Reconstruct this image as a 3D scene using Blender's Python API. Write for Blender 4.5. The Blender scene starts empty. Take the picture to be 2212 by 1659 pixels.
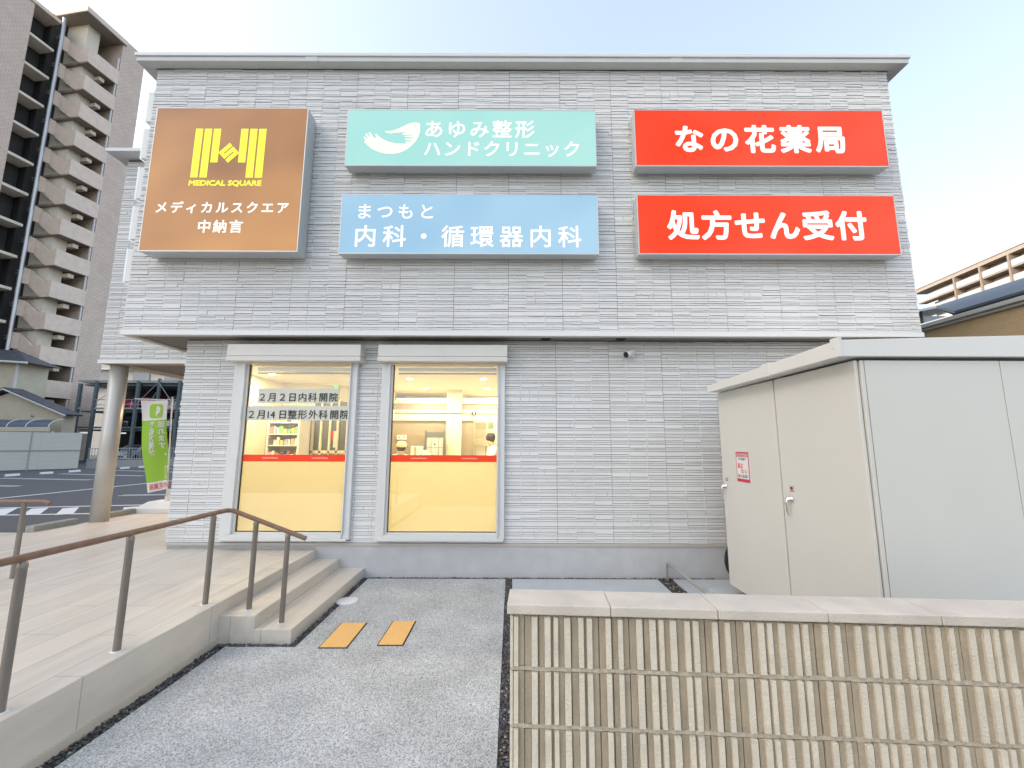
import bpy, bmesh, math, random
from mathutils import Vector, Matrix
random.seed(7)
SC = bpy.context.scene
COL = SC.collection
R = math.radians

# ------------------------------------------------------------------ camera
cam_data = bpy.data.cameras.new("camera")
cam_data.sensor_fit = 'HORIZONTAL'
cam_data.sensor_width = 36.0
cam_data.lens = 36.0 * 907.0 / 2212.0
cam_data.clip_start = 0.05
cam_data.clip_end = 2000
cam = bpy.data.objects.new("camera", cam_data)
COL.objects.link(cam)
cam.matrix_world = (Matrix.Translation((0, 0, 1.9)) @ Matrix.Rotation(R(90 + 8.03), 4, 'X')
                    @ Matrix.Rotation(R(0.18), 4, 'Z'))
SC.camera = cam

# ------------------------------------------------------------------ world, sun, exposure
EXPO = 2.22
SUN_EL, SUN_AZ = R(32), R(-108)          # azimuth measured from +Y (into the scene) towards +X
world = bpy.data.worlds.new("World")
SC.world = world
world.use_nodes = True
wn = world.node_tree
wn.nodes.clear()
w_out = wn.nodes.new("ShaderNodeOutputWorld")
w_bg = wn.nodes.new("ShaderNodeBackground")
w_sky = wn.nodes.new("ShaderNodeTexSky")
w_sky.sky_type = 'NISHITA'
w_sky.sun_disc = False
w_sky.sun_elevation = SUN_EL
w_sky.sun_rotation = SUN_AZ
w_sky.air_density = 1.0
w_sky.dust_density = 4.0
w_sky.ozone_density = 1.3
w_bg.inputs["Strength"].default_value = 0.15
w_hs = wn.nodes.new("ShaderNodeHueSaturation")
w_hs.inputs["Saturation"].default_value = 0.88
w_gm = wn.nodes.new("ShaderNodeGamma")       # softens the sky's range, like the phone's tone curve
w_gm.inputs["Gamma"].default_value = 0.65
wn.links.new(w_sky.outputs[0], w_gm.inputs["Color"])
wn.links.new(w_gm.outputs[0], w_hs.inputs["Color"])
wn.links.new(w_hs.outputs[0], w_bg.inputs[0])
wn.links.new(w_bg.outputs[0], w_out.inputs[0])

sun_data = bpy.data.lights.new("sun", 'SUN')
sun_data.energy = 0.5
sun_data.angle = R(10)
sun_data.color = (1.0, 0.9, 0.78)
sun = bpy.data.objects.new("sun", sun_data)
COL.objects.link(sun)
sd = Vector((math.sin(SUN_AZ) * math.cos(SUN_EL), math.cos(SUN_AZ) * math.cos(SUN_EL), math.sin(SUN_EL)))
sun.rotation_euler = sd.to_track_quat('Z', 'Y').to_euler()
SC.view_settings.view_transform = 'Standard'
SC.view_settings.look = 'None'
SC.view_settings.exposure = EXPO
SC.view_settings.gamma = 1.0
SC.view_settings.use_curve_mapping = False
SC.cycles.max_bounces = 6
SC.cycles.diffuse_bounces = 3
SC.cycles.glossy_bounces = 3
SC.cycles.transmission_bounces = 4
SC.cycles.transparent_max_bounces = 8
SC.cycles.sample_clamp_indirect = 4.0
SC.cycles.use_denoising = True

# ------------------------------------------------------------------ materials
def lin(c):
    return tuple(((v / 255.0) / 12.92 if v / 255.0 <= 0.04045 else ((v / 255.0 + 0.055) / 1.055) ** 2.4) for v in c)

def mat(name, col, rough=0.6, metal=0.0, var=0.0, vscale=3.0, bump=0.0, bscale=40.0, spec=0.5, col2=None,
        stretch=(1, 1, 1), detail=4.0):
    m = bpy.data.materials.new(name)
    m.use_nodes = True
    nt = m.node_tree
    b = nt.nodes["Principled BSDF"]
    b.inputs["Base Color"].default_value = (*col, 1)
    b.inputs["Roughness"].default_value = rough
    b.inputs["Metallic"].default_value = metal
    b.inputs["Specular IOR Level"].default_value = spec
    tc = None
    if var or bump or col2:
        tc = nt.nodes.new("ShaderNodeTexCoord")
        mp = nt.nodes.new("ShaderNodeMapping")
        mp.inputs["Scale"].default_value = stretch
        nt.links.new(tc.outputs["Object"], mp.inputs[0])
    if var or col2:
        n = nt.nodes.new("ShaderNodeTexNoise")
        n.inputs["Scale"].default_value = vscale
        n.inputs["Detail"].default_value = detail
        nt.links.new(mp.outputs[0], n.inputs["Vector"])
        r = nt.nodes.new("ShaderNodeValToRGB")
        r.color_ramp.elements[0].position = 0.32
        r.color_ramp.elements[1].position = 0.68
        a = col if col2 else tuple(max(0, c * (1 - var)) for c in col)
        z = col2 if col2 else tuple(min(1, c * (1 + var)) for c in col)
        r.color_ramp.elements[0].color = (*a, 1)
        r.color_ramp.elements[1].color = (*z, 1)
        nt.links.new(n.outputs[0], r.inputs[0])
        nt.links.new(r.outputs[0], b.inputs["Base Color"])
    if bump:
        n2 = nt.nodes.new("ShaderNodeTexNoise")
        n2.inputs["Scale"].default_value = bscale
        n2.inputs["Detail"].default_value = 5
        nt.links.new(mp.outputs[0], n2.inputs["Vector"])
        bp = nt.nodes.new("ShaderNodeBump")
        bp.inputs["Strength"].default_value = bump
        bp.inputs["Distance"].default_value = 0.01
        nt.links.new(n2.outputs[0], bp.inputs["Height"])
        nt.links.new(bp.outputs[0], b.inputs["Normal"])
    return m

def emit(name, srgb, k=1.0, base=0.15, var=0.0, vscale=1.0, srgb2=None, stretch=(1, 1, 1), rise=0.0):
    """lit surface: shows roughly the sRGB colour given, at the scene's exposure"""
    e = [c * k / (2 ** EXPO) for c in lin(srgb)]
    m = bpy.data.materials.new(name)
    m.use_nodes = True
    nt = m.node_tree
    b = nt.nodes["Principled BSDF"]
    c = lin(srgb)
    b.inputs["Base Color"].default_value = (*[v * base for v in c], 1)
    b.inputs["Roughness"].default_value = 0.3
    b.inputs["Specular IOR Level"].default_value = 0.25
    b.inputs["Emission Color"].default_value = (*e, 1)
    b.inputs["Emission Strength"].default_value = 1.0
    if srgb2:
        e2 = [v * k / (2 ** EXPO) for v in lin(srgb2)]
        tc = nt.nodes.new("ShaderNodeTexCoord")
        mp = nt.nodes.new("ShaderNodeMapping")
        mp.inputs["Scale"].default_value = stretch
        n = nt.nodes.new("ShaderNodeTexNoise")
        n.inputs["Scale"].default_value = vscale
        n.inputs["Detail"].default_value = 1
        r = nt.nodes.new("ShaderNodeValToRGB")
        r.color_ramp.elements[0].position = 0.35
        r.color_ramp.elements[1].position = 0.65
        r.color_ramp.elements[0].color = (*e, 1)
        r.color_ramp.elements[1].color = (*e2, 1)
        nt.links.new(tc.outputs["Object"], mp.inputs[0])
        nt.links.new(mp.outputs[0], n.inputs["Vector"])
        if rise:      # the tubes sit low in the box: the face is brighter towards its foot
            sp = nt.nodes.new("ShaderNodeSeparateXYZ")
            nt.links.new(tc.outputs["Object"], sp.inputs[0])
            mr = nt.nodes.new("ShaderNodeMapRange")
            mr.inputs["From Min"].default_value = 0.2
            mr.inputs["From Max"].default_value = rise
            mr.inputs["To Min"].default_value = 0.28
            mr.inputs["To Max"].default_value = -0.14
            nt.links.new(sp.outputs["Z"], mr.inputs["Value"])
            ad = nt.nodes.new("ShaderNodeMath")
            ad.operation = 'ADD'
            nt.links.new(n.outputs[0], ad.inputs[0])
            nt.links.new(mr.outputs[0], ad.inputs[1])
            nt.links.new(ad.outputs[0], r.inputs[0])
            r.color_ramp.elements[0].position = 0.25
            r.color_ramp.elements[1].position = 0.95
        else:
            nt.links.new(n.outputs[0], r.inputs[0])
        nt.links.new(r.outputs[0], b.inputs["Emission Color"])
    return m

def glass(name, tint=(1, 1, 1), refl=0.10):
    m = bpy.data.materials.new(name)
    m.use_nodes = True
    nt = m.node_tree
    nt.nodes.clear()
    o = nt.nodes.new("ShaderNodeOutputMaterial")
    mx = nt.nodes.new("ShaderNodeMixShader")
    t = nt.nodes.new("ShaderNodeBsdfTransparent")
    t.inputs[0].default_value = (*tint, 1)
    g = nt.nodes.new("ShaderNodeBsdfGlossy")
    g.inputs["Roughness"].default_value = 0.02
    mx.inputs[0].default_value = refl
    nt.links.new(t.outputs[0], mx.inputs[1])
    nt.links.new(g.outputs[0], mx.inputs[2])
    nt.links.new(mx.outputs[0], o.inputs[0])
    return m

def frosted(name, col, transp=0.12):
    m = bpy.data.materials.new(name)
    m.use_nodes = True
    nt = m.node_tree
    nt.nodes.clear()
    o = nt.nodes.new("ShaderNodeOutputMaterial")
    d = nt.nodes.new("ShaderNodeBsdfDiffuse")
    d.inputs[0].default_value = (*col, 1)
    t = nt.nodes.new("ShaderNodeBsdfTranslucent")
    t.inputs[0].default_value = (*col, 1)
    m1 = nt.nodes.new("ShaderNodeMixShader")
    m1.inputs[0].default_value = 0.72
    tr = nt.nodes.new("ShaderNodeBsdfTransparent")
    m2 = nt.nodes.new("ShaderNodeMixShader")
    m2.inputs[0].default_value = transp
    nt.links.new(d.outputs[0], m1.inputs[1])
    nt.links.new(t.outputs[0], m1.inputs[2])
    nt.links.new(m1.outputs[0], m2.inputs[1])
    nt.links.new(tr.outputs[0], m2.inputs[2])
    nt.links.new(m2.outputs[0], o.inputs[0])
    return m

def tile_mat(name, c1, c2, cj, bw, bh, joint=0.03, rough=0.7, bump=0.3, noise=0.1, swap=None):
    """small running-bond tiles on object coordinates; swap picks which axes carry the pattern"""
    m = bpy.data.materials.new(name)
    m.use_nodes = True
    nt = m.node_tree
    b = nt.nodes["Principled BSDF"]
    b.inputs["Roughness"].default_value = rough
    tc = nt.nodes.new("ShaderNodeTexCoord")
    sp = nt.nodes.new("ShaderNodeSeparateXYZ")
    cb = nt.nodes.new("ShaderNodeCombineXYZ")
    nt.links.new(tc.outputs["Object"], sp.inputs[0])
    ax = swap or "XZ"
    if ax == "UZ":
        ad = nt.nodes.new("ShaderNodeMath")
        ad.operation = 'ADD'
        nt.links.new(sp.outputs["X"], ad.inputs[0])
        nt.links.new(sp.outputs["Y"], ad.inputs[1])
        nt.links.new(ad.outputs[0], cb.inputs[0])
    else:
        nt.links.new(sp.outputs[ax[0]], cb.inputs[0])
    nt.links.new(sp.outputs[ax[1]], cb.inputs[1])
    br = nt.nodes.new("ShaderNodeTexBrick")
    br.inputs["Color1"].default_value = (*c1, 1)
    br.inputs["Color2"].default_value = (*c2, 1)
    br.inputs["Mortar"].default_value = (*cj, 1)
    br.inputs["Scale"].default_value = 1.0
    br.inputs["Brick Width"].default_value = bw
    br.inputs["Row Height"].default_value = bh
    br.inputs["Mortar Size"].default_value = joint * bh
    br.inputs["Mortar Smooth"].default_value = 0.2
    nt.links.new(cb.outputs[0], br.inputs["Vector"])
    nz = nt.nodes.new("ShaderNodeTexNoise")
    nz.inputs["Scale"].default_value = 1.2
    nz.inputs["Detail"].default_value = 6
    nt.links.new(tc.outputs["Object"], nz.inputs["Vector"])
    mx = nt.nodes.new("ShaderNodeMixRGB")
    mx.blend_type = 'MULTIPLY'
    mx.inputs[0].default_value = noise * 4
    rm = nt.nodes.new("ShaderNodeValToRGB")
    rm.color_ramp.elements[0].position = 0.3
    rm.color_ramp.elements[0].color = (0.72, 0.72, 0.72, 1)
    rm.color_ramp.elements[1].position = 0.7
    rm.color_ramp.elements[1].color = (1, 1, 1, 1)
    nt.links.new(nz.outputs[0], rm.inputs[0])
    nt.links.new(br.outputs["Color"], mx.inputs[1])
    nt.links.new(rm.outputs[0], mx.inputs[2])
    nt.links.new(mx.outputs[0], b.inputs["Base Color"])
    if bump:
        bp = nt.nodes.new("ShaderNodeBump")
        bp.inputs["Strength"].default_value = bump
        bp.inputs["Distance"].default_value = 0.01
        inv = nt.nodes.new("ShaderNodeMath")
        inv.operation = 'SUBTRACT'
        inv.inputs[0].default_value = 1.0
        nt.links.new(br.outputs["Fac"], inv.inputs[1])
        nt.links.new(inv.outputs[0], bp.inputs["Height"])
        nt.links.new(bp.outputs[0], b.inputs["Normal"])
    return m

def aggregate_mat():
    m = bpy.data.materials.new("washed_aggregate")
    m.use_nodes = True
    nt = m.node_tree
    b = nt.nodes["Principled BSDF"]
    b.inputs["Roughness"].default_value = 0.85
    tc = nt.nodes.new("ShaderNodeTexCoord")
    v = nt.nodes.new("ShaderNodeTexVoronoi")
    v.inputs["Scale"].default_value = 135
    v.inputs["Randomness"].default_value = 1
    nt.links.new(tc.outputs["Object"], v.inputs["Vector"])
    bw = nt.nodes.new("ShaderNodeRGBToBW")
    nt.links.new(v.outputs["Color"], bw.inputs[0])
    r = nt.nodes.new("ShaderNodeValToRGB")
    r.color_ramp.elements[0].position = 0.12
    r.color_ramp.elements[0].color = (0.235, 0.24, 0.235, 1)
    r.color_ramp.elements[1].position = 0.85
    r.color_ramp.elements[1].color = (0.70, 0.705, 0.69, 1)
    e = r.color_ramp.elements.new(0.42)
    e.color = (0.47, 0.475, 0.465, 1)
    nt.links.new(bw.outputs[0], r.inputs[0])
    n = nt.nodes.new("ShaderNodeTexNoise")
    n.inputs["Scale"].default_value = 2.0
    n.inputs["Detail"].default_value = 6
    nt.links.new(tc.outputs["Object"], n.inputs["Vector"])
    rr = nt.nodes.new("ShaderNodeValToRGB")
    rr.color_ramp.elements[0].position = 0.3
    rr.color_ramp.elements[0].color = (0.82, 0.82, 0.8, 1)
    rr.color_ramp.elements[1].position = 0.7
    rr.color_ramp.elements[1].color = (1.1, 1.1, 1.1, 1)
    nt.links.new(n.outputs[0], rr.inputs[0])
    mx = nt.nodes.new("ShaderNodeMixRGB")
    mx.blend_type = 'MULTIPLY'
    mx.inputs[0].default_value = 1
    nt.links.new(r.outputs[0], mx.inputs[1])
    nt.links.new(rr.outputs[0], mx.inputs[2])
    nt.links.new(mx.outputs[0], b.inputs["Base Color"])
    bp = nt.nodes.new("ShaderNodeBump")
    bp.inputs["Strength"].default_value = 0.7
    bp.inputs["Distance"].default_value = 0.004
    nt.links.new(v.outputs["Distance"], bp.inputs["Height"])
    bp.invert = True
    nt.links.new(bp.outputs[0], b.inputs["Normal"])
    return m

def terrace_mat():
    """honed stone paving, 0.6 m slabs with streaks along the depth"""
    m = bpy.data.materials.new("terrace_stone")
    m.use_nodes = True
    nt = m.node_tree
    b = nt.nodes["Principled BSDF"]
    b.inputs["Roughness"].default_value = 0.42
    tc = nt.nodes.new("ShaderNodeTexCoord")
    mp = nt.nodes.new("ShaderNodeMapping")
    mp.inputs["Rotation"].default_value = (0, 0, R(90))
    nt.links.new(tc.outputs["Object"], mp.inputs[0])
    br = nt.nodes.new("ShaderNodeTexBrick")
    br.inputs["Color1"].default_value = (0.70, 0.635, 0.545, 1)
    br.inputs["Color2"].default_value = (0.645, 0.59, 0.51, 1)
    br.inputs["Mortar"].default_value = (0.40, 0.36, 0.32, 1)
    br.inputs["Scale"].default_value = 1
    br.inputs["Brick Width"].default_value = 1.2
    br.inputs["Row Height"].default_value = 0.3
    br.inputs["Mortar Size"].default_value = 0.0035
    nt.links.new(mp.outputs[0], br.inputs["Vector"])
    m2 = nt.nodes.new("ShaderNodeMapping")
    m2.inputs["Scale"].default_value = (9, 0.9, 5)
    nt.links.new(tc.outputs["Object"], m2.inputs[0])
    n = nt.nodes.new("ShaderNodeTexNoise")
    n.inputs["Scale"].default_value = 1.0
    n.inputs["Detail"].default_value = 7
    n.inputs["Roughness"].default_value = 0.6
    nt.links.new(m2.outputs[0], n.inputs["Vector"])
    rr = nt.nodes.new("ShaderNodeValToRGB")
    rr.color_ramp.elements[0].position = 0.3
    rr.color_ramp.elements[0].color = (0.86, 0.85, 0.84, 1)
    rr.color_ramp.elements[1].position = 0.7
    rr.color_ramp.elements[1].color = (1.08, 1.07, 1.05, 1)
    nt.links.new(n.outputs[0], rr.inputs[0])
    mx = nt.nodes.new("ShaderNodeMixRGB")
    mx.blend_type = 'MULTIPLY'
    mx.inputs[0].default_value = 1
    nt.links.new(br.outputs["Color"], mx.inputs[1])
    nt.links.new(rr.outputs[0], mx.inputs[2])
    nt.links.new(mx.outputs[0], b.inputs["Base Color"])
    return m

M = {}
M['siding'] = mat("siding_stone", (0.755, 0.75, 0.725), 0.75, bump=0.45, bscale=55, var=0.05, vscale=1.3)
M['siding_back'] = mat("siding_groove_shade", (0.22, 0.22, 0.22), 0.9)  # dark colour paints in the shadow lines under the cladding strips
M['trim'] = mat("coated_trim", (0.70, 0.71, 0.70), 0.4, var=0.02)
M['trim_dark'] = mat("bronze_trim", (0.50, 0.46, 0.41), 0.45)
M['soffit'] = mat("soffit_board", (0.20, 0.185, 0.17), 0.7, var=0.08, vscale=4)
M['white_trim'] = mat("white_trim", (0.78, 0.78, 0.75), 0.35)
M['frame'] = mat("window_frame_metal", (0.70, 0.70, 0.68), 0.35, var=0.02)
M['gasket'] = mat("rubber_gasket", (0.03, 0.03, 0.03), 0.6)
M['render'] = mat("cement_render", (0.52, 0.525, 0.525), 0.9, var=0.05, vscale=5, bump=0.5, bscale=90)
M['cabinet_metal'] = mat("sign_cabinet_metal", (0.50, 0.52, 0.52), 0.4, metal=0.2)
M['rim'] = mat("sign_rim_metal", (0.62, 0.62, 0.60), 0.35, metal=0.3)
M['steel'] = mat("brushed_steel", (0.62, 0.61, 0.59), 0.28, metal=0.85, var=0.05)
M['bronze_post'] = mat("bronze_post", (0.25, 0.22, 0.185), 0.38, metal=0.5, var=0.06, vscale=6)
M['rail_wood'] = mat("brown_rail", (0.22, 0.125, 0.08), 0.42, var=0.12, vscale=20, stretch=(1, 1, 1))
M['cubicle'] = mat("beige_enamel", (0.665, 0.65, 0.59), 0.42, var=0.012, vscale=2, bump=0.06, bscale=260)
M['cubicle_roof'] = mat("light_enamel", (0.72, 0.71, 0.665), 0.4, var=0.012, bump=0.05, bscale=260)
M['seam'] = mat("dark_seam", (0.05, 0.05, 0.05), 0.8)
M['seam_soft'] = mat("soft_seam", (0.20, 0.19, 0.175), 0.8)
M['chrome'] = mat("chrome", (0.80, 0.80, 0.80), 0.12, metal=1.0)
M['path'] = aggregate_mat()
M['terrace'] = terrace_mat()
M['terrace_side'] = mat("terrace_riser", (0.60, 0.53, 0.43), 0.5, var=0.06, vscale=3)
M['concrete'] = mat("concrete_slab", (0.50, 0.53, 0.54), 0.85, var=0.05, vscale=3, bump=0.1, bscale=80)
M['kerb'] = mat("kerb_concrete", (0.36, 0.36, 0.33), 0.9, var=0.12, vscale=20, bump=0.3, bscale=60)
M['soil'] = mat("dark_bed", (0.045, 0.043, 0.04), 0.95, var=0.4, vscale=40, bump=0.8, bscale=90)
M['asphalt'] = mat("asphalt", (0.105, 0.105, 0.108), 0.9, var=0.25, vscale=60, bump=0.5, bscale=150)
M['earth'] = mat("plain_ground", (0.12, 0.12, 0.115), 0.95, var=0.2, vscale=0.6)
M['line'] = mat("road_paint", (0.75, 0.75, 0.74), 0.7, var=0.07, vscale=25)
M['orange'] = mat("orange_plate", (0.90, 0.52, 0.17), 0.6, var=0.05, vscale=60, bump=0.4, bscale=120)
M['stone_dark'] = mat("gravel_dark", (0.055, 0.055, 0.058), 0.8, col2=(0.15, 0.145, 0.14), vscale=55)
M['block_light'] = mat("split_block_light", (0.72, 0.64, 0.50), 0.9, var=0.08, vscale=12, bump=0.5, bscale=120)
M['block_dark'] = mat("split_block_groove_shade", (0.50, 0.415, 0.295), 0.95, var=0.12, vscale=8, bump=0.4, bscale=120)  # same block as the ribs, coloured darker to stand for recess shade
M['mortar'] = mat("block_mortar", (0.52, 0.45, 0.34), 0.95, var=0.15, vscale=50, bump=0.8, bscale=70)
M['cap'] = mat("cap_stone", (0.62, 0.55, 0.46), 0.85, var=0.09, vscale=7, bump=0.35, bscale=140)
M['black'] = mat("black_matte", (0.015, 0.015, 0.016), 0.6)
M['white'] = mat("white_plastic", (0.78, 0.78, 0.77), 0.4)
M['tower_tile'] = tile_mat("tower_tile", (0.80, 0.63, 0.51), (0.74, 0.58, 0.47), (0.56, 0.45, 0.37), 0.45, 0.22, 0.10, swap="UZ", bump=0.4)
M['tower_parapet'] = mat("tower_parapet_tile", (0.80, 0.65, 0.53), 0.8, var=0.07, vscale=2.2, bump=0.4, bscale=5)
M['tower_cream'] = mat("tower_cream", (0.80, 0.72, 0.58), 0.8, var=0.04)
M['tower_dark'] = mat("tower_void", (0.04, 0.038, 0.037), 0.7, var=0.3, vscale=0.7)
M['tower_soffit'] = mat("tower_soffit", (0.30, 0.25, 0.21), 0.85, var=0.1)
M['pipe'] = mat("drain_pipe_metal", (0.50, 0.50, 0.50), 0.3, metal=0.7)
M['cream_wall'] = mat("cream_wall", (0.68, 0.61, 0.46), 0.85, var=0.05, vscale=1.5, bump=0.3, bscale=8)
M['roof_tile'] = mat("grey_roof_tile", (0.10, 0.105, 0.12), 0.5, var=0.25, vscale=4, bump=0.8, bscale=6)
M['arcade'] = mat("polycarbonate_canopy", (0.11, 0.15, 0.21), 0.15, spec=0.8, var=0.15, vscale=1.2)
M['fence_beige'] = tile_mat("ribbed_panel", (0.64, 0.62, 0.54), (0.62, 0.60, 0.52), (0.48, 0.47, 0.41), 40.0, 0.075, 0.14, swap="XZ", bump=0.3, noise=0.03)
M['steel_blue'] = mat("painted_steel", (0.13, 0.17, 0.18), 0.5, var=0.1)
M['steel_light'] = mat("galvanised_steel", (0.42, 0.45, 0.46), 0.45, metal=0.3, var=0.1)
M['tan_tile'] = tile_mat("tan_brick_tile", (0.58, 0.42, 0.23), (0.52, 0.37, 0.20), (0.45, 0.34, 0.205), 0.11, 0.045, 0.12, swap="YZ", bump=0.2, noise=0.06)
M['slate_roof'] = mat("slate_blue_roof", (0.075, 0.095, 0.12), 0.6, var=0.06, vscale=8)
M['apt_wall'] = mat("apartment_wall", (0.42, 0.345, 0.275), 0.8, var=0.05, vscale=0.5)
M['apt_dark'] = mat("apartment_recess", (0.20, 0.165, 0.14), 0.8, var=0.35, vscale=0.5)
M['apt_white'] = mat("apartment_panel", (0.50, 0.50, 0.485), 0.5)
M['apt_col'] = mat("apartment_column", (0.33, 0.26, 0.20), 0.8)
M['corr'] = mat("corrugated_metal", (0.40, 0.43, 0.44), 0.5, metal=0.3, var=0.1)
M['grey_wall'] = mat("grey_building", (0.45, 0.45, 0.42), 0.85, var=0.05, vscale=0.4)
# shop interior
M['in_wall'] = mat("interior_cream", (0.74, 0.68, 0.52), 0.8)
M['in_ceiling'] = mat("interior_ceiling", (0.80, 0.75, 0.60), 0.8)
M['in_floor'] = mat("interior_floor", (0.45, 0.38, 0.27), 0.4)
M['in_panel'] = mat("interior_taupe", (0.27, 0.225, 0.165), 0.6, var=0.05, vscale=6)
M['in_counter'] = mat("interior_counter", (0.62, 0.58, 0.48), 0.5)
M['in_grey'] = mat("interior_grey", (0.12, 0.14, 0.15), 0.5)
M['in_lightgrey'] = mat("interior_door_grey", (0.50, 0.53, 0.52), 0.4)
M['box_card'] = mat("white_carton", (0.78, 0.76, 0.70), 0.7)
M['tape'] = mat("brown_tape", (0.55, 0.33, 0.16), 0.5)
M['skin'] = mat("skin", (0.62, 0.42, 0.30), 0.6)
M['hair'] = mat("dark_hair", (0.02, 0.016, 0.014), 0.5)
M['coat'] = mat("white_coat", (0.78, 0.77, 0.74), 0.8)
M['red'] = mat("red_enamel", (0.65, 0.03, 0.04), 0.4)
M['film_red'] = emit("red_film", (205, 60, 32), 0.55, base=1.0)
M['lamp'] = emit("lamp_lit", (255, 240, 205), 14.0)
M['glass'] = glass("clear_glass", (0.97, 0.98, 0.96), 0.09)
M['frost'] = frosted("frosted_film", (0.88, 0.83, 0.62))
M['paper'] = mat("clear_paper_strip", (0.70, 0.69, 0.58), 0.7)
M['ink'] = mat("black_ink", (0.03, 0.03, 0.032), 0.6)

# ------------------------------------------------------------------ builders
BASE = {}

class MB:
    def __init__(s):
        s.v, s.f, s.mi, s.sm = [], [], [], []
        s.k = 0
        s.smooth = False
    def add(s, vs, fs):
        n = len(s.v)
        s.v += [tuple(p) for p in vs]
        for f in fs:
            s.f.append([i + n for i in f])
            s.mi.append(s.k)
            s.sm.append(s.smooth)
        return s
    def box(s, x0, x1, y0, y1, z0, z1):
        s.add([(x0, y0, z0), (x1, y0, z0), (x1, y1, z0), (x0, y1, z0), (x0, y0, z1), (x1, y0, z1), (x1, y1, z1), (x0, y1, z1)],
              [(0, 3, 2, 1), (4, 5, 6, 7), (0, 1, 5, 4), (1, 2, 6, 5), (2, 3, 7, 6), (3, 0, 4, 7)])
        return s
    def prism(s, pts, d):
        """pts: 3-D outline (planar), d: extrusion vector"""
        n = len(pts)
        a = [tuple(p) for p in pts]
        b = [(p[0] + d[0], p[1] + d[1], p[2] + d[2]) for p in pts]
        s.add(a + b, [tuple(range(n))[::-1], tuple(range(n, 2 * n))] + [(i, (i + 1) % n, n + (i + 1) % n, n + i) for i in range(n)])
        return s
    def tube(s, pts, r, seg=14, cap=True):
        pts = [Vector(p) for p in pts]
        rs = r if isinstance(r, (list, tuple)) else [r] * len(pts)
        n0 = None
        rings = []
        for i, p in enumerate(pts):
            t = (pts[min(i + 1, len(pts) - 1)] - pts[max(i - 1, 0)]).normalized()
            if n0 is None:
                n0 = t.orthogonal().normalized()
            n0 = (n0 - t * n0.dot(t)).normalized()
            b = t.cross(n0)
            rings.append([p + (n0 * math.cos(2 * math.pi * j / seg) + b * math.sin(2 * math.pi * j / seg)) * rs[i] for j in range(seg)])
        vs = [q for ring in rings for q in ring]
        old = s.smooth
        s.smooth = True
        s.add(vs, [(i * seg + j, i * seg + (j + 1) % seg, (i + 1) * seg + (j + 1) % seg, (i + 1) * seg + j)
                   for i in range(len(pts) - 1) for j in range(seg)])
        s.smooth = False
        if cap:
            s.add(rings[0], [tuple(range(seg))[::-1]])
            s.add(rings[-1], [tuple(range(seg))])
        s.smooth = old
        return s
    def lathe(s, c, prof, seg=20, axis='Z'):
        vs = []
        for (r, h) in prof:
            for j in range(seg):
                a = 2 * math.pi * j / seg
                p = (r * math.cos(a), r * math.sin(a), h)
                if axis == 'Y':
                    p = (p[0], p[2], -p[1])
                elif axis == 'X':
                    p = (p[2], p[0], p[1])
                vs.append((c[0] + p[0], c[1] + p[1], c[2] + p[2]))
        n = len(prof)
        old = s.smooth
        s.smooth = True
        s.add(vs, [(i * seg + j, i * seg + (j + 1) % seg, (i + 1) * seg + (j + 1) % seg, (i + 1) * seg + j)
                   for i in range(n - 1) for j in range(seg)] +
              ([tuple(range(seg))[::-1]] if prof[0][0] > 1e-6 else []) +
              ([tuple((n - 1) * seg + j for j in range(seg))] if prof[-1][0] > 1e-6 else []))
        s.smooth = old
        return s
    def xf(s, fn):
        s.v = [tuple(fn(p)) for p in s.v]
        return s
    def build(s, name, m, parent=None, bevel=0.0):
        me = bpy.data.meshes.new(name)
        L = BASE.get(parent.name, (0, 0, 0)) if parent else (0, 0, 0)
        me.from_pydata([(p[0] - L[0], p[1] - L[1], p[2] - L[2]) for p in s.v], [], s.f)
        for q in (m if isinstance(m, (list, tuple)) else [m]):
            me.materials.append(q)
        me.polygons.foreach_set("material_index", s.mi)
        me.polygons.foreach_set("use_smooth", s.sm)
        me.update()
        o = bpy.data.objects.new(name, me)
        COL.objects.link(o)
        if parent:
            o.parent = parent
        BASE[o.name] = L
        if bevel:
            b = o.modifiers.new("bevel", 'BEVEL')
            b.width = bevel
            b.segments = 2
            b.limit_method = 'ANGLE'
            b.angle_limit = R(40)
        return o

def tag(o, label, cat, group=None):
    o["label"] = label
    o["category"] = cat
    if group:
        o["group"] = group
    return o

def struct(o, kind="structure"):
    o["kind"] = kind
    return o

def thing(name, label, cat, loc, group=None):
    o = bpy.data.objects.new(name, None)
    o.empty_display_size = 0.2
    COL.objects.link(o)
    o.location = loc
    BASE[o.name] = tuple(loc)
    return tag(o, label, cat, group)

def copy_thing(root, loc, label):
    r = root.copy()
    COL.objects.link(r)
    r.location = loc
    r["label"] = label
    BASE[r.name] = tuple(loc)
    def rec(src, dst):
        for ch in src.children:
            c = ch.copy()
            COL.objects.link(c)
            c.parent = dst
            rec(ch, c)
    rec(root, r)
    return r

_gc = {}
def glyph(ch, off, ext):
    key = (ch, off, ext)
    if key not in _gc:
        cu = bpy.data.curves.new("g", 'FONT')
        cu.body = ch
        cu.offset = off
        cu.extrude = ext
        cu.resolution_u = 3
        o = bpy.data.objects.new("g", cu)
        COL.objects.link(o)
        dg = bpy.context.evaluated_depsgraph_get()
        me = bpy.data.meshes.new_from_object(o.evaluated_get(dg))
        _gc[key] = ([tuple(v.co) for v in me.vertices], [tuple(p.vertices) for p in me.polygons])
        bpy.data.objects.remove(o)
        bpy.data.curves.remove(cu)
        bpy.data.meshes.remove(me)
    return _gc[key]

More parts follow.
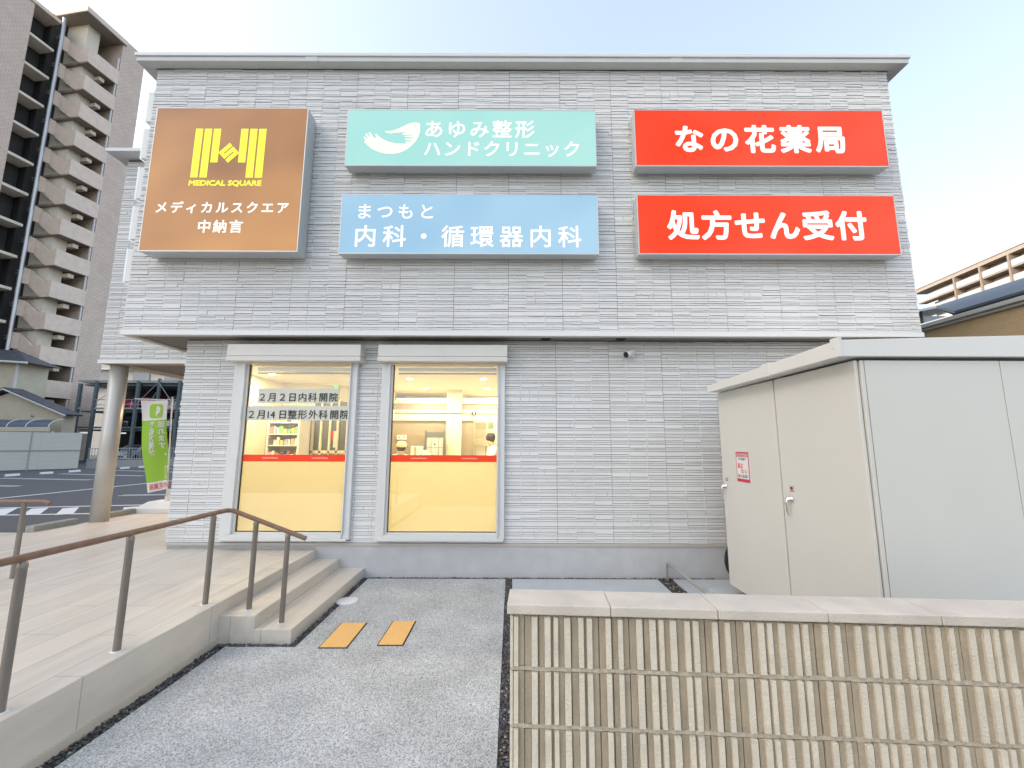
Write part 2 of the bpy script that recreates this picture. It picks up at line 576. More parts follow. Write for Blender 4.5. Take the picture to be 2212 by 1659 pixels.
class _Bold:
    """collects glyph faces and repeats them on a small circle, which thickens and rounds the strokes"""
    def __init__(s, mb, place, r):
        s.mb, s.place, s.r = mb, place, r
    def add(s, pts, faces):
        n = 10 if s.r > 0 else 1
        for i in range(n):
            a = 2 * math.pi * i / n
            dx, dz, dd = (s.r * math.cos(a), s.r * math.sin(a), -0.00012 * i) if n > 1 else (0, 0, 0)
            s.mb.add([s.place(x + dx, z + dz, d + dd) for (x, z, d) in pts], faces)

def text(mb, s, box, place, off=0.0, thick=0.003, cjk=True, slant=0.0, gaps=None):
    """fit a line of writing into box=(x0,x1,z0,z1); place maps (x, z, depth) to the world"""
    bold = off
    x0, x1, z0, z1 = box
    if cjk:
        n = len(s)
        gl = [glyph(c, 0.0, 0.01) for c in s]
        bb = [(min(p[0] for p in g[0]), max(p[0] for p in g[0]), min(p[1] for p in g[0]), max(p[1] for p in g[0])) if g[0] else (0, 1, 0, 1) for g in gl]
        lo = min(b[2] for b in bb) - bold
        hi = max(b[3] for b in bb) + bold
        k = (z1 - z0) / (hi - lo)
        o_ = _Bold(mb, place, bold * k)
        pos = gaps or list(range(n))
        if n > 1:
            pitch = ((x1 - x0) - k * (bb[-1][1] - bb[0][0] + 2 * bold)) / (pos[-1] - pos[0])
        else:
            pitch = 0
            k = min(k, (x1 - x0) / (bb[0][1] - bb[0][0]))
        for i, (g, b) in enumerate(zip(gl, bb)):
            ox = x0 - k * (bb[0][0] - bold) + pos[i] * pitch
            o_.add([(ox + k * p[0], z0 + k * (p[1] - lo), -p[2] / 0.01 * thick) for p in g[0]], g[1])
    else:
        g = glyph(s, 0.0, 0.01)
        a0, a1 = min(p[0] for p in g[0]) - bold, max(p[0] for p in g[0]) + bold
        b0, b1 = min(p[1] for p in g[0]) - bold, max(p[1] for p in g[0]) + bold
        kx, kz = (x1 - x0) / (a1 - a0), (z1 - z0) / (b1 - b0)
        o_ = _Bold(mb, place, bold * kz)
        o_.add([(x0 + kx * (p[0] - a0) + slant * kz * (p[1] - b0), z0 + kz * (p[1] - b0), -p[2] / 0.01 * thick) for p in g[0]], g[1])
    return mb

def onY(Y):
    return lambda x, z, d: (x, Y + d, z)

# ------------------------------------------------------------------ ground
MB().box(-400, 400, -60, 700, -0.6, -0.02).build("ground", M['earth'], None)
struct(bpy.data.objects["ground"])
# washed aggregate path with a notch round the steps
p = [(-2.69, -0.5), (-0.083, -0.5), (-0.083, 6.265), (-2.03, 6.265), (-2.03, 4.25), (-2.69, 4.25)]
struct(MB().prism([(x, y, -0.10) for x, y in p], (0, 0, 0.10)).build("path", M['path'], None, bevel=0.004))
struct(MB().box(0.012, 2.07, 1.95, 6.265, -0.09, 0.0).build("pavement", M['concrete'], None, bevel=0.004))
struct(MB().box(2.28, 7.0, 1.95, 6.265, -0.09, 0.002).build("concrete_apron", M['concrete'], None, bevel=0.004))
struct(MB().box(-2.80, -2.695, -0.5, 4.245, -0.1, -0.012).box(-2.80, -2.035, 4.255, 6.33, -0.1, -0.012).box(-2.03, 7, 6.267, 6.33, -0.1, -0.013)
       .box(-0.079, 0.009, -0.5, 6.26, -0.1, -0.012).box(2.074, 2.276, 1.95, 6.26, -0.1, -0.012).build("gravel_bed", M['soil'], None))
def gravel():
    mb = MB()
    rnd = random.Random(3)
    strips = [(-2.80, -2.70, 0.6, 4.25, 1500), (-2.80, -2.03, 4.255, 4.312, 420), (-2.102, -2.035, 4.3, 6.3, 700), (-2.03, 2.9, 6.27, 6.325, 1500),
              (-0.078, 0.008, 1.0, 6.26, 1900), (2.08, 2.27, 3.4, 6.25, 1100)]
    for (x0, x1, y0, y1, n) in strips:
        for _ in range(n):
            x, y = rnd.uniform(x0, x1), rnd.uniform(y0, y1)
            r = rnd.uniform(0.004, 0.012)
            z = -0.012 + r * rnd.uniform(0.3, 1.1)
            a = rnd.uniform(0, 6.28)
            ca, sa = math.cos(a), math.sin(a)
            pts = []
            for (u, v, w) in ((1, 0, 0), (0, 1, 0), (-1, 0, 0), (0, -1, 0), (0, 0, 1), (0, 0, -1), (.6, .6, .5), (-.6, -.6, .5)):
                u *= r * rnd.uniform(.8, 1.4)
                v *= r * rnd.uniform(.7, 1.1)
                w *= r * rnd.uniform(.6, 1)
                pts.append((x + u * ca - v * sa, y + u * sa + v * ca, z + w))
            q = rnd.random()
            mb.k = 0 if q < 0.86 else (1 if q < 0.94 else 2)
            mb.add(pts, [(0, 6, 4), (6, 1, 4), (1, 2, 4), (2, 7, 4), (7, 3, 4), (3, 0, 4), (0, 1, 6), (2, 3, 7), (1, 0, 5), (2, 1, 5), (3, 2, 5), (0, 3, 5)])
    o = mb.build("gravel", [M['stone_dark'], mat("gravel_pale", (0.36, 0.34, 0.31), 0.8), mat("dead_leaf", (0.24, 0.13, 0.07), 0.8)])
    struct(o, "stuff")
gravel()

# parking lot
LZ = 0.20
struct(MB().prism([(-8.16, 7.42, -0.015), (-8.16, 60, -0.015), (-90, 60, -0.015), (-90, 7.42, -0.015)], (0, 0, LZ + 0.015)).build("parking_lot", M['asphalt'], None))
def strip(mb, a, b, w, z=LZ + 0.004, t=0.002):
    a, b = Vector((*a, z)), Vector((*b, z))
    d = (b - a).normalized()
    n = Vector((-d.y, d.x, 0)) * w / 2
    mb.prism([a - n, b - n, b + n, a + n], (0, 0, t))
mk = MB()
for (a, b) in (((-24, 20.13), (-19.0, 19.33)), ((-24.2, 22.97), (-18.7, 21.68)), ((-24.2, 25.9), (-19.0, 24.45)), ((-24, 17.4), (-19.03, 16.55)),
               ((-12.55, 13.85), (-6.5, 15.0)), ((-24.2, 28.4), (-19.2, 27.0))):
    d = (Vector(b) - Vector(a)).normalized()
    n = Vector((-d.y, d.x)) * 0.11
    for s_ in (-1, 1):
        strip(mk, Vector(a) + n * s_, Vector(b) + n * s_, 0.085)
    strip(mk, Vector(b) - n * 1.35, Vector(b) + n * 1.35, 0.09, LZ + 0.0085)
strip(mk, (-15.6, 11.0), (-15.05, 19.5), 0.16)
strip(mk, (-14.5, 10.9), (-6.0, 12.62), 0.13)
strip(mk, (-14.5, 9.75), (-8.3, 10.62), 0.12)
for i in range(7):
    x = -13.05 + i * 0.705
    y0 = 10.08 + i * 0.085
    strip(mk, (x + 1.1, y0 - 0.02), (x + 0.22, y0 + 0.98), 0.30, LZ + 0.0085)
struct(mk.build("parking_markings", M['line']))

def wheel_stop(x, y, lab):
    L, w, h = 0.60, 0.13, 0.12
    mb = MB().prism([(x - w / 2, y, LZ + .004), (x + w / 2, y, LZ + .004), (x + w / 2 - .03, y + .0, LZ + h), (x - w / 2 + .03, y + .0, LZ + h)], (0, L, 0))
    o = mb.build("wheel_stop", M['white'], bevel=0.02)
    tag(o, lab, "wheel stop", "white wheel stops along the back of the car park")
wl = ["white wheel stop nearest the left frame edge, under the beige fence", "second white wheel stop from the left, under the beige fence",
      "white wheel stop below the right end of the beige fence", "white wheel stop peeking out left of the round column",
      "white wheel stop just right of the round column", "white wheel stop partly behind the green banner"]
for (x, y), l in zip(((-24.75, 20.95), (-24.65, 22.4), (-24.7, 23.9), (-24.7, 25.6), (-24.7, 27.0), (-24.6, 28.2)), wl):
    wheel_stop(x, y, l)

# terrace, steps and kerbs
TZ = 0.374
tp = [(-2.81, -0.5), (-2.81, 6.345), (-4.98, 6.345), (-4.98, 13.0), (-8.15, 13.0), (-8.15, 7.41), (-12.0, 7.41), (-12.0, -0.5)]
te = MB()
te.prism([(x, y, -0.015) for x, y in tp], (0, 0, TZ + 0.015))
ter = te.build("terrace", M['terrace'], None, bevel=0.006)
struct(ter)
sk = MB()
sk.box(-2.809, -2.793, -0.5, 4.37, -0.018, 0.055)
struct(sk.build("terrace_skirting", M['terrace_side']))
st = MB()
st.box(-2.81, -2.47, 4.375, 6.345, -0.015, 0.2495)
st.box(-2.47, -2.108, 4.317, 6.345, -0.015, 0.125)
st.box(-2.81, -2.47, 4.317, 4.375, -0.015, 0.245)
struct(st.build("steps", M['terrace'], None, bevel=0.005))

def kerb(y0, y1, lab):
    mb = MB().box(-8.30, -8.152, y0, y1, LZ - 0.01, 0.475)
    tag(mb.build("kerb_block", M['kerb'], bevel=0.015), lab, "kerb", "concrete kerb blocks along the terrace edge")
kerb(7.44, 8.2, "grey concrete kerb block in front of the round column")
kerb(8.72, 9.42, "grey concrete kerb block between the round column and the banner base")

# ------------------------------------------------------------------ the clinic building
bld = thing("medical_building", "grey stone clad two storey clinic with lit signs and overhanging upper floor", "building", (0.0, 6.34, 0.0))

CW = 0.27
def siding(mb, x0, x1, z0, z1, Y, holes=(), seed=1, zoff=0.0):
    rnd = random.Random(seed)
    nm = int(math.ceil((z1 - z0) / 0.1012))
    nx = int(math.ceil((x1 - x0) / CW)) + 1
    row = {}
    pats = [(0.0262, 0.025, 0.050), (0.027, 0.0742), (0.0252, 0.028, 0.048), (0.022, 0.0272, 0.052), (0.0262, 0.020, 0.055), (0.0262, 0.025, 0.050)]
    for i in range(nx):
        cx0 = x0 + i * CW
        cx1 = min(cx0 + CW, x1)
        if cx0 >= x1 - 0.01:
            break
        wide = 0.0085 if i % 3 == 0 else 0.0065
        for j in range(nm):
            if i % 3 and cx0 > x0 + 0.01 and not any(cx0 > H[0] - .01 and cx0 < H[1] + .01 and z0 + j * 0.1012 + .05 > H[2] and z0 + j * 0.1012 + .05 < H[3] for H in holes):
                jz0, jz1 = z0 + j * 0.1012, min(z0 + (j + 1) * 0.1012, z1)
                if jz1 > jz0:
                    hw = wide
                    mb.add([(cx0 - hw, Y, jz0), (cx0 + hw, Y, jz0), (cx0 + hw, Y, jz1), (cx0 - hw, Y, jz1),
                            (cx0 - hw * .6, Y - .007, jz0), (cx0 + hw * .6, Y - .007, jz0), (cx0 + hw * .6, Y - .007, jz1), (cx0 - hw * .6, Y - .007, jz1)],
                           [(4, 5, 6, 7), (1, 2, 6, 5), (3, 0, 4, 7)])
            dflt = pats[(j * 7 + seed + (j // 3) * 5 + (i // 3) * (j % 2)) % len(pats)]
            pt = dflt if rnd.random() < 0.62 else rnd.choice(pats)
            zz = z0 + j * 0.1012
            for h in pt:
                segs = [(cx0, cx1)]
                q = rnd.random()
                if q < 0.22:
                    c = cx0 + (cx1 - cx0) * rnd.choice((0.3, 0.5, 0.72, 0.82))
                    segs = [(cx0, c), (c, cx1)]
                for (a, b) in segs:
                    top = min(zz + h, z1)
                    if zz >= z1 - 0.004 or b - a < 0.015:
                        continue
                    g = 0.0062 if h > 0.04 else (0.0046 if h > 0.0255 else 0.0034)
                    aa = a + ((0.0 if i % 3 else 0.0022) if a == cx0 else 0.001)
                    bb_ = b - ((0.0 if (i + 1) % 3 else 0.0022) if b == cx1 else 0.001)
                    if a == x0:
                        aa = x0 - rnd.uniform(0, 0.012)
                    if b == x1:
                        bb_ = x1 + rnd.uniform(0, 0.012)
                    lo, hi = zz + g, top - g * 0.3
                    if any(aa < H[1] and bb_ > H[0] and lo < H[3] and hi > H[2] for H in holes):
                        # clip against the opening sideways
                        parts = [(aa, bb_)]
                        for H in holes:
                            if lo < H[3] and hi > H[2]:
                                np_ = []
                                for (u, w) in parts:
                                    if w <= H[0] or u >= H[1]:
                                        np_.append((u, w))
                                    else:
                                        if u < H[0]: np_.append((u, H[0]))
                                        if w > H[1]: np_.append((H[1], w))
                                parts = np_
                    else:
                        parts = [(aa, bb_)]
                    key = (j, round(zz - z0 - j * 0.1012, 3))
                    if key not in row:
                        row[key] = rnd.choice((0.011, 0.013, 0.017, 0.020))
                    d = row[key] if rnd.random() < 0.6 else rnd.choice((0.012, 0.015, 0.018, 0.020))
                    for (u, w) in parts:
                        if w - u < 0.01 or hi - lo < 0.004:
                            continue
                        ch = 0.0022
                        e0 = 0.004 if u == cx0 else 0.0012
                        e1 = 0.004 if w == cx1 else 0.001
                        t1, t2 = rnd.uniform(-.0018, .0018), rnd.uniform(-.0018, .0018)
                        mb.add([(u, Y, lo), (w, Y, lo), (w, Y, hi), (u, Y, hi),
                                (u + e0, Y - d + t1, lo + .0004), (w - e1, Y - d + t2, lo + .0004), (w - e1, Y - d + t2 + .002, hi - ch * .5), (u + e0, Y - d + t1 + .002, hi - ch * .5)],
                               [(4, 5, 6, 7), (0, 1, 5, 4), (1, 2, 6, 5), (2, 3, 7, 6), (3, 0, 4, 7)])
                zz += h

# openings of the two windows (x0, x1, z0, z1)
W1 = (-4.20, -2.335, 0.505, 3.36)
W2 = (-1.965, -0.105, 0.505, 3.36)
# upper storey
up = MB()
siding(up, -5.73, 6.02, 3.53, 7.86, 6.02, seed=11)
up.k = 1
up.box(-5.73, 6.02, 6.02, 6.30, 3.50, 7.88)
up.box(-5.73, -5.60, 6.30, 14.0, 3.50, 7.88)
up.box(5.89, 6.02, 6.30, 14.0, 3.50, 7.88)
up.build("upper_wall", [M['siding'], M['siding_back']], bld)
# right-hand return of the cladding, seen edge-on
# lower storey with window openings
lo = MB()
siding(lo, -5.0, 5.2, 0.47, 3.46, 6.34, holes=(W1, W2), seed=23)
lo.k = 1
for (a, b, c, d) in ((-5.0, W1[0], 0.47, 3.47), (W1[1], W2[0], 0.47, 3.47), (W2[1], 5.2, 0.47, 3.47), (W1[0], W1[1], 0.47, W1[2]), (W2[0], W2[1], 0.47, W2[2]),
                     (W1[0], W1[1], 3.15, 3.47), (W2[0], W2[1], 3.15, 3.47)):
    lo.box(a, b, 6.34, 6.46, c, d)
lo.box(-5.0, -4.9, 6.46, 9.1, 0.36, 3.47)
lo.box(-5.0, -4.9, 10.6, 14.0, 0.36, 3.47)
lo.box(-5.0, -4.9, 9.1, 10.6, 2.75, 3.47)
lo.box(5.1, 5.2, 6.46, 14.0, 0.36, 3.47)
lo.box(-5.0, 5.2, 13.9, 14.0, 0.36, 3.47)
lo.build("lower_wall", [M['siding'], M['siding_back']], bld)
MB().box(-5.02, 5.22, 6.315, 6.36, 0.425, 0.468).build("base_flashing", M['trim_dark'], bld, bevel=0.004)
MB().box(-5.0, -2.82, 6.36, 6.5, TZ - 0.03, 0.424).box(-2.82, 5.2, 6.328, 6.5, -0.05, 0.424).build("foundation", M['render'], bld)
# fascia and soffit of the overhang
MB().box(-5.742, 6.03, 5.975, 6.03, 3.455, 3.525).box(-5.742, -5.70, 6.03, 14.0, 3.455, 3.525).box(5.99, 6.03, 6.03, 14.0, 3.455, 3.525).build("fascia", M['white_trim'], bld, bevel=0.004)
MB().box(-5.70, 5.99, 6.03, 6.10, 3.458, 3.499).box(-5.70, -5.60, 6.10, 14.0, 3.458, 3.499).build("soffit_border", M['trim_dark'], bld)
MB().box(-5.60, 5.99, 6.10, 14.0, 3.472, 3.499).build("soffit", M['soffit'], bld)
for x in (0.512, 1.641):
    MB().lathe((x, 6.19, 3.458), [(0.075, 0.012), (0.075, 0.0), (0.06, 0.0), (0.055, 0.010)], 20).build("downlight", M['black'], bld)
# eaves
ev = MB().box(-5.98, 6.28, 5.835, 6.6, 7.945, 8.005).build("eave_cap", M['trim'], bld, bevel=0.008)
gt = MB().box(-5.955, 6.255, 5.855, 6.0, 7.865, 7.943).box(-5.955, -5.76, 6.0, 14.0, 7.865, 7.943).box(6.05, 6.255, 6.0, 14.0, 7.865, 7.943)
gt.box(-3.28, -3.08, 5.848, 5.99, 7.858, 8.01).box(2.5, 2.68, 5.85, 5.99, 7.86, 8.009)
gt.build("gutter", mat("gutter_coat", (0.58, 0.58, 0.55), 0.5, var=0.03), bld, bevel=0.006)
MB().box(-5.9, 6.2, 6.0, 14.3, 8.006, 8.05).build("roof", M['trim'], bld)
# left wing set back
wg = MB()
siding(wg, -8.18, -5.5, 3.52, 7.80, 8.2, seed=31)
wg.k = 1
wg.box(-8.18, -5.5, 8.2, 8.4, 3.49, 7.85)
wg.box(-8.18, -8.0, 8.4, 14.0, 3.49, 7.85)
wg.build("wing_wall", [M['siding'], M['siding_back']], bld)
MB().box(-8.20, -5.5, 8.16, 8.22, 3.44, 3.515).box(-8.20, -8.15, 8.22, 14, 3.44, 3.515).build("wing_fascia", M['white_trim'], bld, bevel=0.004)
MB().box(-8.15, -5.0, 8.22, 8.42, 3.445, 3.488).box(-8.15, -7.8, 8.42, 14, 3.445, 3.488).build("wing_soffit_border", mat("tan_border", (0.42, 0.36, 0.29), 0.6), bld)
MB().box(-7.8, -5.0, 8.42, 14, 3.46, 3.487).build("wing_soffit", M['soffit'], bld)
MB().box(-8.42, -5.75, 7.92, 8.6, 7.855, 7.93).box(-8.42, -8.1, 8.6, 14, 7.855, 7.93).build("wing_eave", M['trim'], bld, bevel=0.006)
col = MB()
col.lathe((-8.005, 8.44, TZ), [(0.145, 0.0), (0.145, 3.07)], 40)
col.build("column", mat("satin_column", (0.60, 0.58, 0.53), 0.38, metal=0.2, var=0.03), bld)
MB().lathe((-7.2, 10.5, 3.43), [(0.09, 0.03), (0.09, 0.0), (0.07, 0.001), (0.0, 0.001)], 20).build("ceiling_lamp", M['lamp'], bld)

# windows
def window(H, gl, box):
    x0, x1 = H[0], H[1]
    g0, g1 = gl
    f = MB()
    zt, zb = 3.125, 0.515
    yf, yb = 6.215, 6.40
    f.box(x0, x0 + 0.10, yf + .045, yb, zb, zt)
    f.box(x1 - 0.10, x1, yf + .045, yb, zb, zt)
    f.box(x0 + 0.10, g0 - 0.028, yf + 0.01, yb, 0.60, zt - .002)
    f.box(g1 + 0.028, x1 - 0.10, yf + 0.01, yb, 0.60, zt - .002)
    f.box(x0 + 0.02, x1 - 0.02, yf - 0.004, yb - .002, zb, 0.545)
    f.box(x0 + 0.10, x1 - 0.10, yf + 0.02, yb - .001, 0.545, 0.598)
    f.box(x0 + 0.10, x1 - 0.10, yf + 0.012, yb - .003, 3.075, zt)
    f.box(g0 - 0.028, g1 + 0.028, 6.27, 6.36, 0.598, 0.622)
    f.box(g0 - 0.028, g0, 6.27, 6.36, 0.622, 3.075)
    f.box(g1, g1 + 0.028, 6.27, 6.36, 0.622, 3.075)
    fr = f.build("window", M['frame'], bld, bevel=0.004)
    b = MB()
    yb0 = 6.09
    b.box(box[0], box[1], yb0, 6.335, 3.17, 3.345)
    b.box(box[0] - .004, box[1] + .004, yb0 - .006, 6.335, 3.095, 3.163)
    b.box(box[0] + .02, box[1] - .02, yb0 + .01, 6.334, 3.163, 3.17)
    b.build("shutter_box", mat("shutter_coat", (0.66, 0.64, 0.59), 0.4, var=0.02), fr, bevel=0.006)
    MB().box(g0, g1, 6.318, 6.326, 0.622, 3.075).build("pane", M['glass'], fr)
    MB().box(g0 + .003, g1 - .003, 6.329, 6.331, 0.622, 1.622).build("frosted_film", M['frost'], fr)
    gk = MB().box(g0, g0 + 0.012, 6.300, 6.317, 0.622, 3.075).box(g0 + .012, g1, 6.300, 6.317, 0.622, 0.632)
    gk.build("gasket", M['gasket'], fr)
    rb = MB().box(g0, g1, 6.308, 6.316, 1.622, 1.722).build("red_band", M['film_red'], fr)
    w = g1 - g0
    bi_ = emit("band_ink", (250, 215, 205), 0.8)
    for u in (0.2885, 0.765):
        t = MB()
        cx = g0 + w * (u - 0.02)
        text(t, "Community Pharmacy", (cx - 0.118, cx + 0.118, 1.658, 1.688), onY(6.305), 0.005, 0.001, cjk=False)
        t.build("band_lettering", bi_, fr)
    return fr
win1 = window(W1, (-3.99, -2.447), (-4.22, -2.245))
win2 = window(W2, (-1.80, -0.222), (-1.984, -0.072))

def notice(box, tb, s, gaps, lab):
    t = thing("paper_notice", lab, "notice", ((box[0] + box[1]) / 2, 6.305, box[2]), "printed paper notices taped to the left window")
    sh = MB()
    n = 4
    for i in range(n):
        a = box[0] + (box[1] - box[0]) * i / n
        b = box[0] + (box[1] - box[0]) * (i + 1) / n
        sh.box(a, b - 0.004, 6.300 + .002 * (i % 2), 6.3055, box[2] + 0.002 * (i % 2), box[3] - 0.002 * ((i + 1) % 2))
    sh.build("paper_strip", M['paper'], t)
    w = MB()
    text(w, s, tb, onY(6.2975), 0.012, 0.001, gaps=gaps)
    w.build("lettering", M['ink'], t)
notice((-3.827, -2.611, 2.488, 2.711), (-3.802, -2.626, 2.512, 2.645), "２月２日内科開院", [0, 1, 2.0, 3.0, 4, 5, 6.08, 7.08],
       "upper paper strip on the left window with black writing about 2月2日")
notice((-3.974, -2.43, 2.229, 2.447), (-3.945, -2.445, 2.250, 2.386), "２月14日整形外科開院", [0, 1, 1.9, 2.35, 3.1, 4.05, 5.05, 6.1, 7.1, 8.2, 9.2],
       "lower and longer paper strip on the left window with black writing about 2月14日")

# ------------------------------------------------------------------ wall signs
def sign(name_lab, x0, x1, z0, z1, Yf, face, brackets=True):
    t = thing("wall_sign", name_lab, "sign", ((x0 + x1) / 2, 6.0, z0), "backlit signs on the upper wall")
    c = MB()
    c.box(x0, x1, Yf + 0.045, 5.965, z0, z1)
    c.box(x0 - .006, x1 + .006, Yf + 0.012, Yf + 0.043, z0 - .006, z1 + .006)
    c.box(x0 + 0.05, x1 - 0.05, 5.965, 6.0, z0 + 0.04, z1 - 0.04)
    c.build("cabinet", M['cabinet_metal'], t, bevel=0.004)
    MB().box(x0 + 0.004, x1 - 0.004, Yf, Yf + 0.011, z0 + 0.004, z1 - 0.004).build("face_panel", face, t, bevel=0.003)
    rm_ = MB()
    w_ = 0.014
    rm_.box(x0 - .004, x1 + .004, Yf - .004, Yf + .012, z1 - w_ * .4, z1 + .006).box(x0 - .004, x1 + .004, Yf - .004, Yf + .012, z0 - .006, z0 + w_ * .6)
    rm_.box(x0 - .006, x0 + w_ * .5, Yf - .0035, Yf + .012, z0 + w_ * .6, z1 - w_ * .4).box(x1 - w_ * .5, x1 + .006, Yf - .0035, Yf + .012, z0 + w_ * .6, z1 - w_ * .4)
    rm_.build("rim", M['rim'], t)
    sc = MB()
    for x in (x0 + 0.22, x1 - 0.16):
        sc = MB()
        sc.lathe((x, Yf + 0.17, z0 - 0.003), [(0.009, 0.003), (0.009, 0.0), (0.0, -0.002)], 10)
        sc.build("screw", M['chrome'], t)
    for z in (z0 + 0.12, z1 - 0.12):
        MB().lathe((x1 + .002, Yf + 0.2, z), [(0.009, 0.0), (0.009, 0.003), (0.0, 0.004)], 10, 'X').build("screw", M['chrome'], t)
        MB().lathe((x0 - .005, Yf + 0.2, z), [(0.009, 0.0), (0.009, 0.003)], 10, 'X').build("screw", M['chrome'], t)
    return t

F_brown = emit("brown_acrylic", (160, 114, 82), 0.75, base=0.25, srgb2=(236, 176, 112), vscale=0.75, stretch=(1, 1, 1.4), rise=2.2)
F_teal = emit("teal_acrylic", (174, 234, 227), 0.82, base=0.15, srgb2=(188, 240, 233), vscale=0.8)
F_blue = emit("blue_acrylic", (160, 203, 232), 0.85, base=0.15, srgb2=(180, 219, 242), vscale=0.8)
F_red = emit("red_acrylic", (255, 66, 14), 0.92, base=0.10, srgb2=(248, 92, 62), vscale=0.55)
E_white = emit("lit_white_letters", (255, 253, 246), 0.95, base=0.3)
E_cream = emit("lit_cream_logo", (252, 250, 228), 0.9, base=0.3)
E_yellow = emit("lit_yellow", (253, 253, 70), 0.95, base=0.2)

sb = sign("large square brown lit sign with a yellow striped M emblem", -5.378, -3.098, 4.622, 6.910, 5.715, F_brown)
lg = MB()
PY = 5.713
for q in ([(-4.756, 6.564), (-4.648, 6.564), (-4.653, 5.77), (-4.76, 5.77)], [(-4.621, 6.564), (-4.513, 6.564), (-4.517, 5.77), (-4.624, 5.77)],
          [(-4.486, 6.564), (-4.378, 6.564), (-4.381, 6.013), (-4.488, 6.013)], [(-4.076, 6.564), (-3.968, 6.564), (-3.969, 6.013), (-4.077, 6.013)],
          [(-3.940, 6.564), (-3.832, 6.564), (-3.836, 5.77), (-3.944, 5.77)], [(-3.806, 6.564), (-3.697, 6.564), (-3.700, 5.77), (-3.809, 5.77)]):
    lg.prism([(x, PY, z) for x, z in q], (0, -0.003, 0))
# rotated square S: strips along one diagonal direction
A, B, C_, D_ = Vector((-4.228, 6.332)), Vector((-4.073, 6.168)), Vector((-4.226, 6.006)), Vector((-4.381, 6.172))
def dq(u, v):
    p_ = A + (B - A) * u + (D_ - A) * v
    return (p_.x, PY, p_.y)
for (u0, u1, v0, v1) in ((0, .28, 0, 1), (.37, .63, 0, 1), (.72, 1.0, 0, 1), (.28, .37, .76, 1.0), (.63, .72, 0, .24)):
    lg.prism([dq(u0, v0), dq(u1, v0), dq(u1, v1), dq(u0, v1)], (0, -0.003, 0))
lg.build("emblem", E_yellow, sb)
t = MB()
text(t, "MEDICAL SQUARE", (-4.772, -3.70, 5.622, 5.726), onY(PY - .002), 0.042, 0.0015, cjk=False, slant=0.04)
t.build("english_lettering", E_yellow, sb)
t = MB()
text(t, "メディカルスクエア", (-5.204, -3.269, 5.203, 5.39), onY(PY - .002), 0.022, 0.0015)
t.build("lettering", E_white, sb)
t = MB()
text(t, "中納言", (-4.559, -3.912, 4.901, 5.102), onY(PY - .002), 0.018, 0.0015)
t.build("lettering", E_white, sb)

s2 = sign("pale teal lit sign with a white hand-shaped bird emblem", -2.515, 1.255, 6.017, 6.942, 5.775, F_teal)
bird = [(-1.421, 6.718), (-1.408, 6.69), (-1.408, 6.579), (-1.43, 6.496), (-1.469, 6.413), (-1.541, 6.33), (-1.621, 6.266), (-1.703, 6.226), (-1.802, 6.208),
        (-1.918, 6.211), (-2.019, 6.238), (-2.121, 6.287), (-2.199, 6.356), (-2.24, 6.401), (-2.244, 6.414), (-2.231, 6.423), (-2.193, 6.389), (-2.247, 6.465),
        (-2.254, 6.484), (-2.241, 6.491), (-2.164, 6.418), (-2.23, 6.524), (-2.23, 6.543), (-2.214, 6.539), (-2.132, 6.447), (-2.184, 6.548), (-2.178, 6.563),
        (-2.161, 6.558), (-2.096, 6.466), (-2.063, 6.47), (-2.083, 6.525), (-2.073, 6.536), (-1.979, 6.457), (-1.877, 6.402), (-1.759, 6.375), (-1.642, 6.372),
        (-1.559, 6.385), (-1.616, 6.392), (-1.62, 6.407), (-1.527, 6.413), (-1.511, 6.426), (-1.628, 6.442), (-1.629, 6.455), (-1.52, 6.459), (-1.501, 6.479),
        (-1.635, 6.488), (-1.637, 6.502), (-1.531, 6.508), (-1.526, 6.525), (-1.665, 6.523), (-1.675, 6.537), (-1.624, 6.55), (-1.65, 6.567), (-1.767, 6.559),
        (-1.85, 6.546), (-1.9, 6.551), (-1.948, 6.577), (-1.835, 6.587), (-1.736, 6.624), (-1.637, 6.68), (-1.555, 6.717), (-1.488, 6.727)]
PY = 5.773
from mathutils.geometry import tessellate_polygon
bt = MB()
tri = tessellate_polygon([[Vector((x, z, 0)) for x, z in bird]])
for dy in (-0.003, 0.0):
    bt.add([(x, PY + dy, z) for x, z in bird], [tuple(t_) for t_ in tri])
nb = len(bird)
bt.add([(x, PY - .003, z) for x, z in bird] + [(x, PY, z) for x, z in bird], [(i, (i + 1) % nb, nb + (i + 1) % nb, nb + i) for i in range(nb)])
bt.build("emblem", E_cream, s2)
MB().lathe((-1.484, PY - 0.0035, 6.667), [(0.0, -0.001), (0.013, -0.001), (0.013, 0.0)], 14, 'Y').build("emblem_eye", F_teal, s2)
t = MB()
text(t, "あゆみ整形", (-1.322, 0.331, 6.474, 6.768), onY(PY - .002), 0.012, 0.0015)
t.build("lettering", E_white, s2)
t = MB()
text(t, "ハンドクリニック", (-1.336, 1.001, 6.163, 6.417), onY(PY - .002), 0.014, 0.0015)
t.build("lettering", E_white, s2)

s3 = sign("light blue lit sign with white Japanese writing, below the teal one", -2.525, 1.255, 4.624, 5.547, 5.775, F_blue)
t = MB()
text(t, "まつもと", (-2.269, -1.172, 5.164, 5.387), onY(PY - .002), 0.012, 0.0015)
t.build("lettering", E_white, s3)
t = MB()
text(t, "内科・循環器内科", (-2.296, 1.007, 4.722, 5.059), onY(PY - .002), 0.012, 0.0015)
t.build("lettering", E_white, s3)

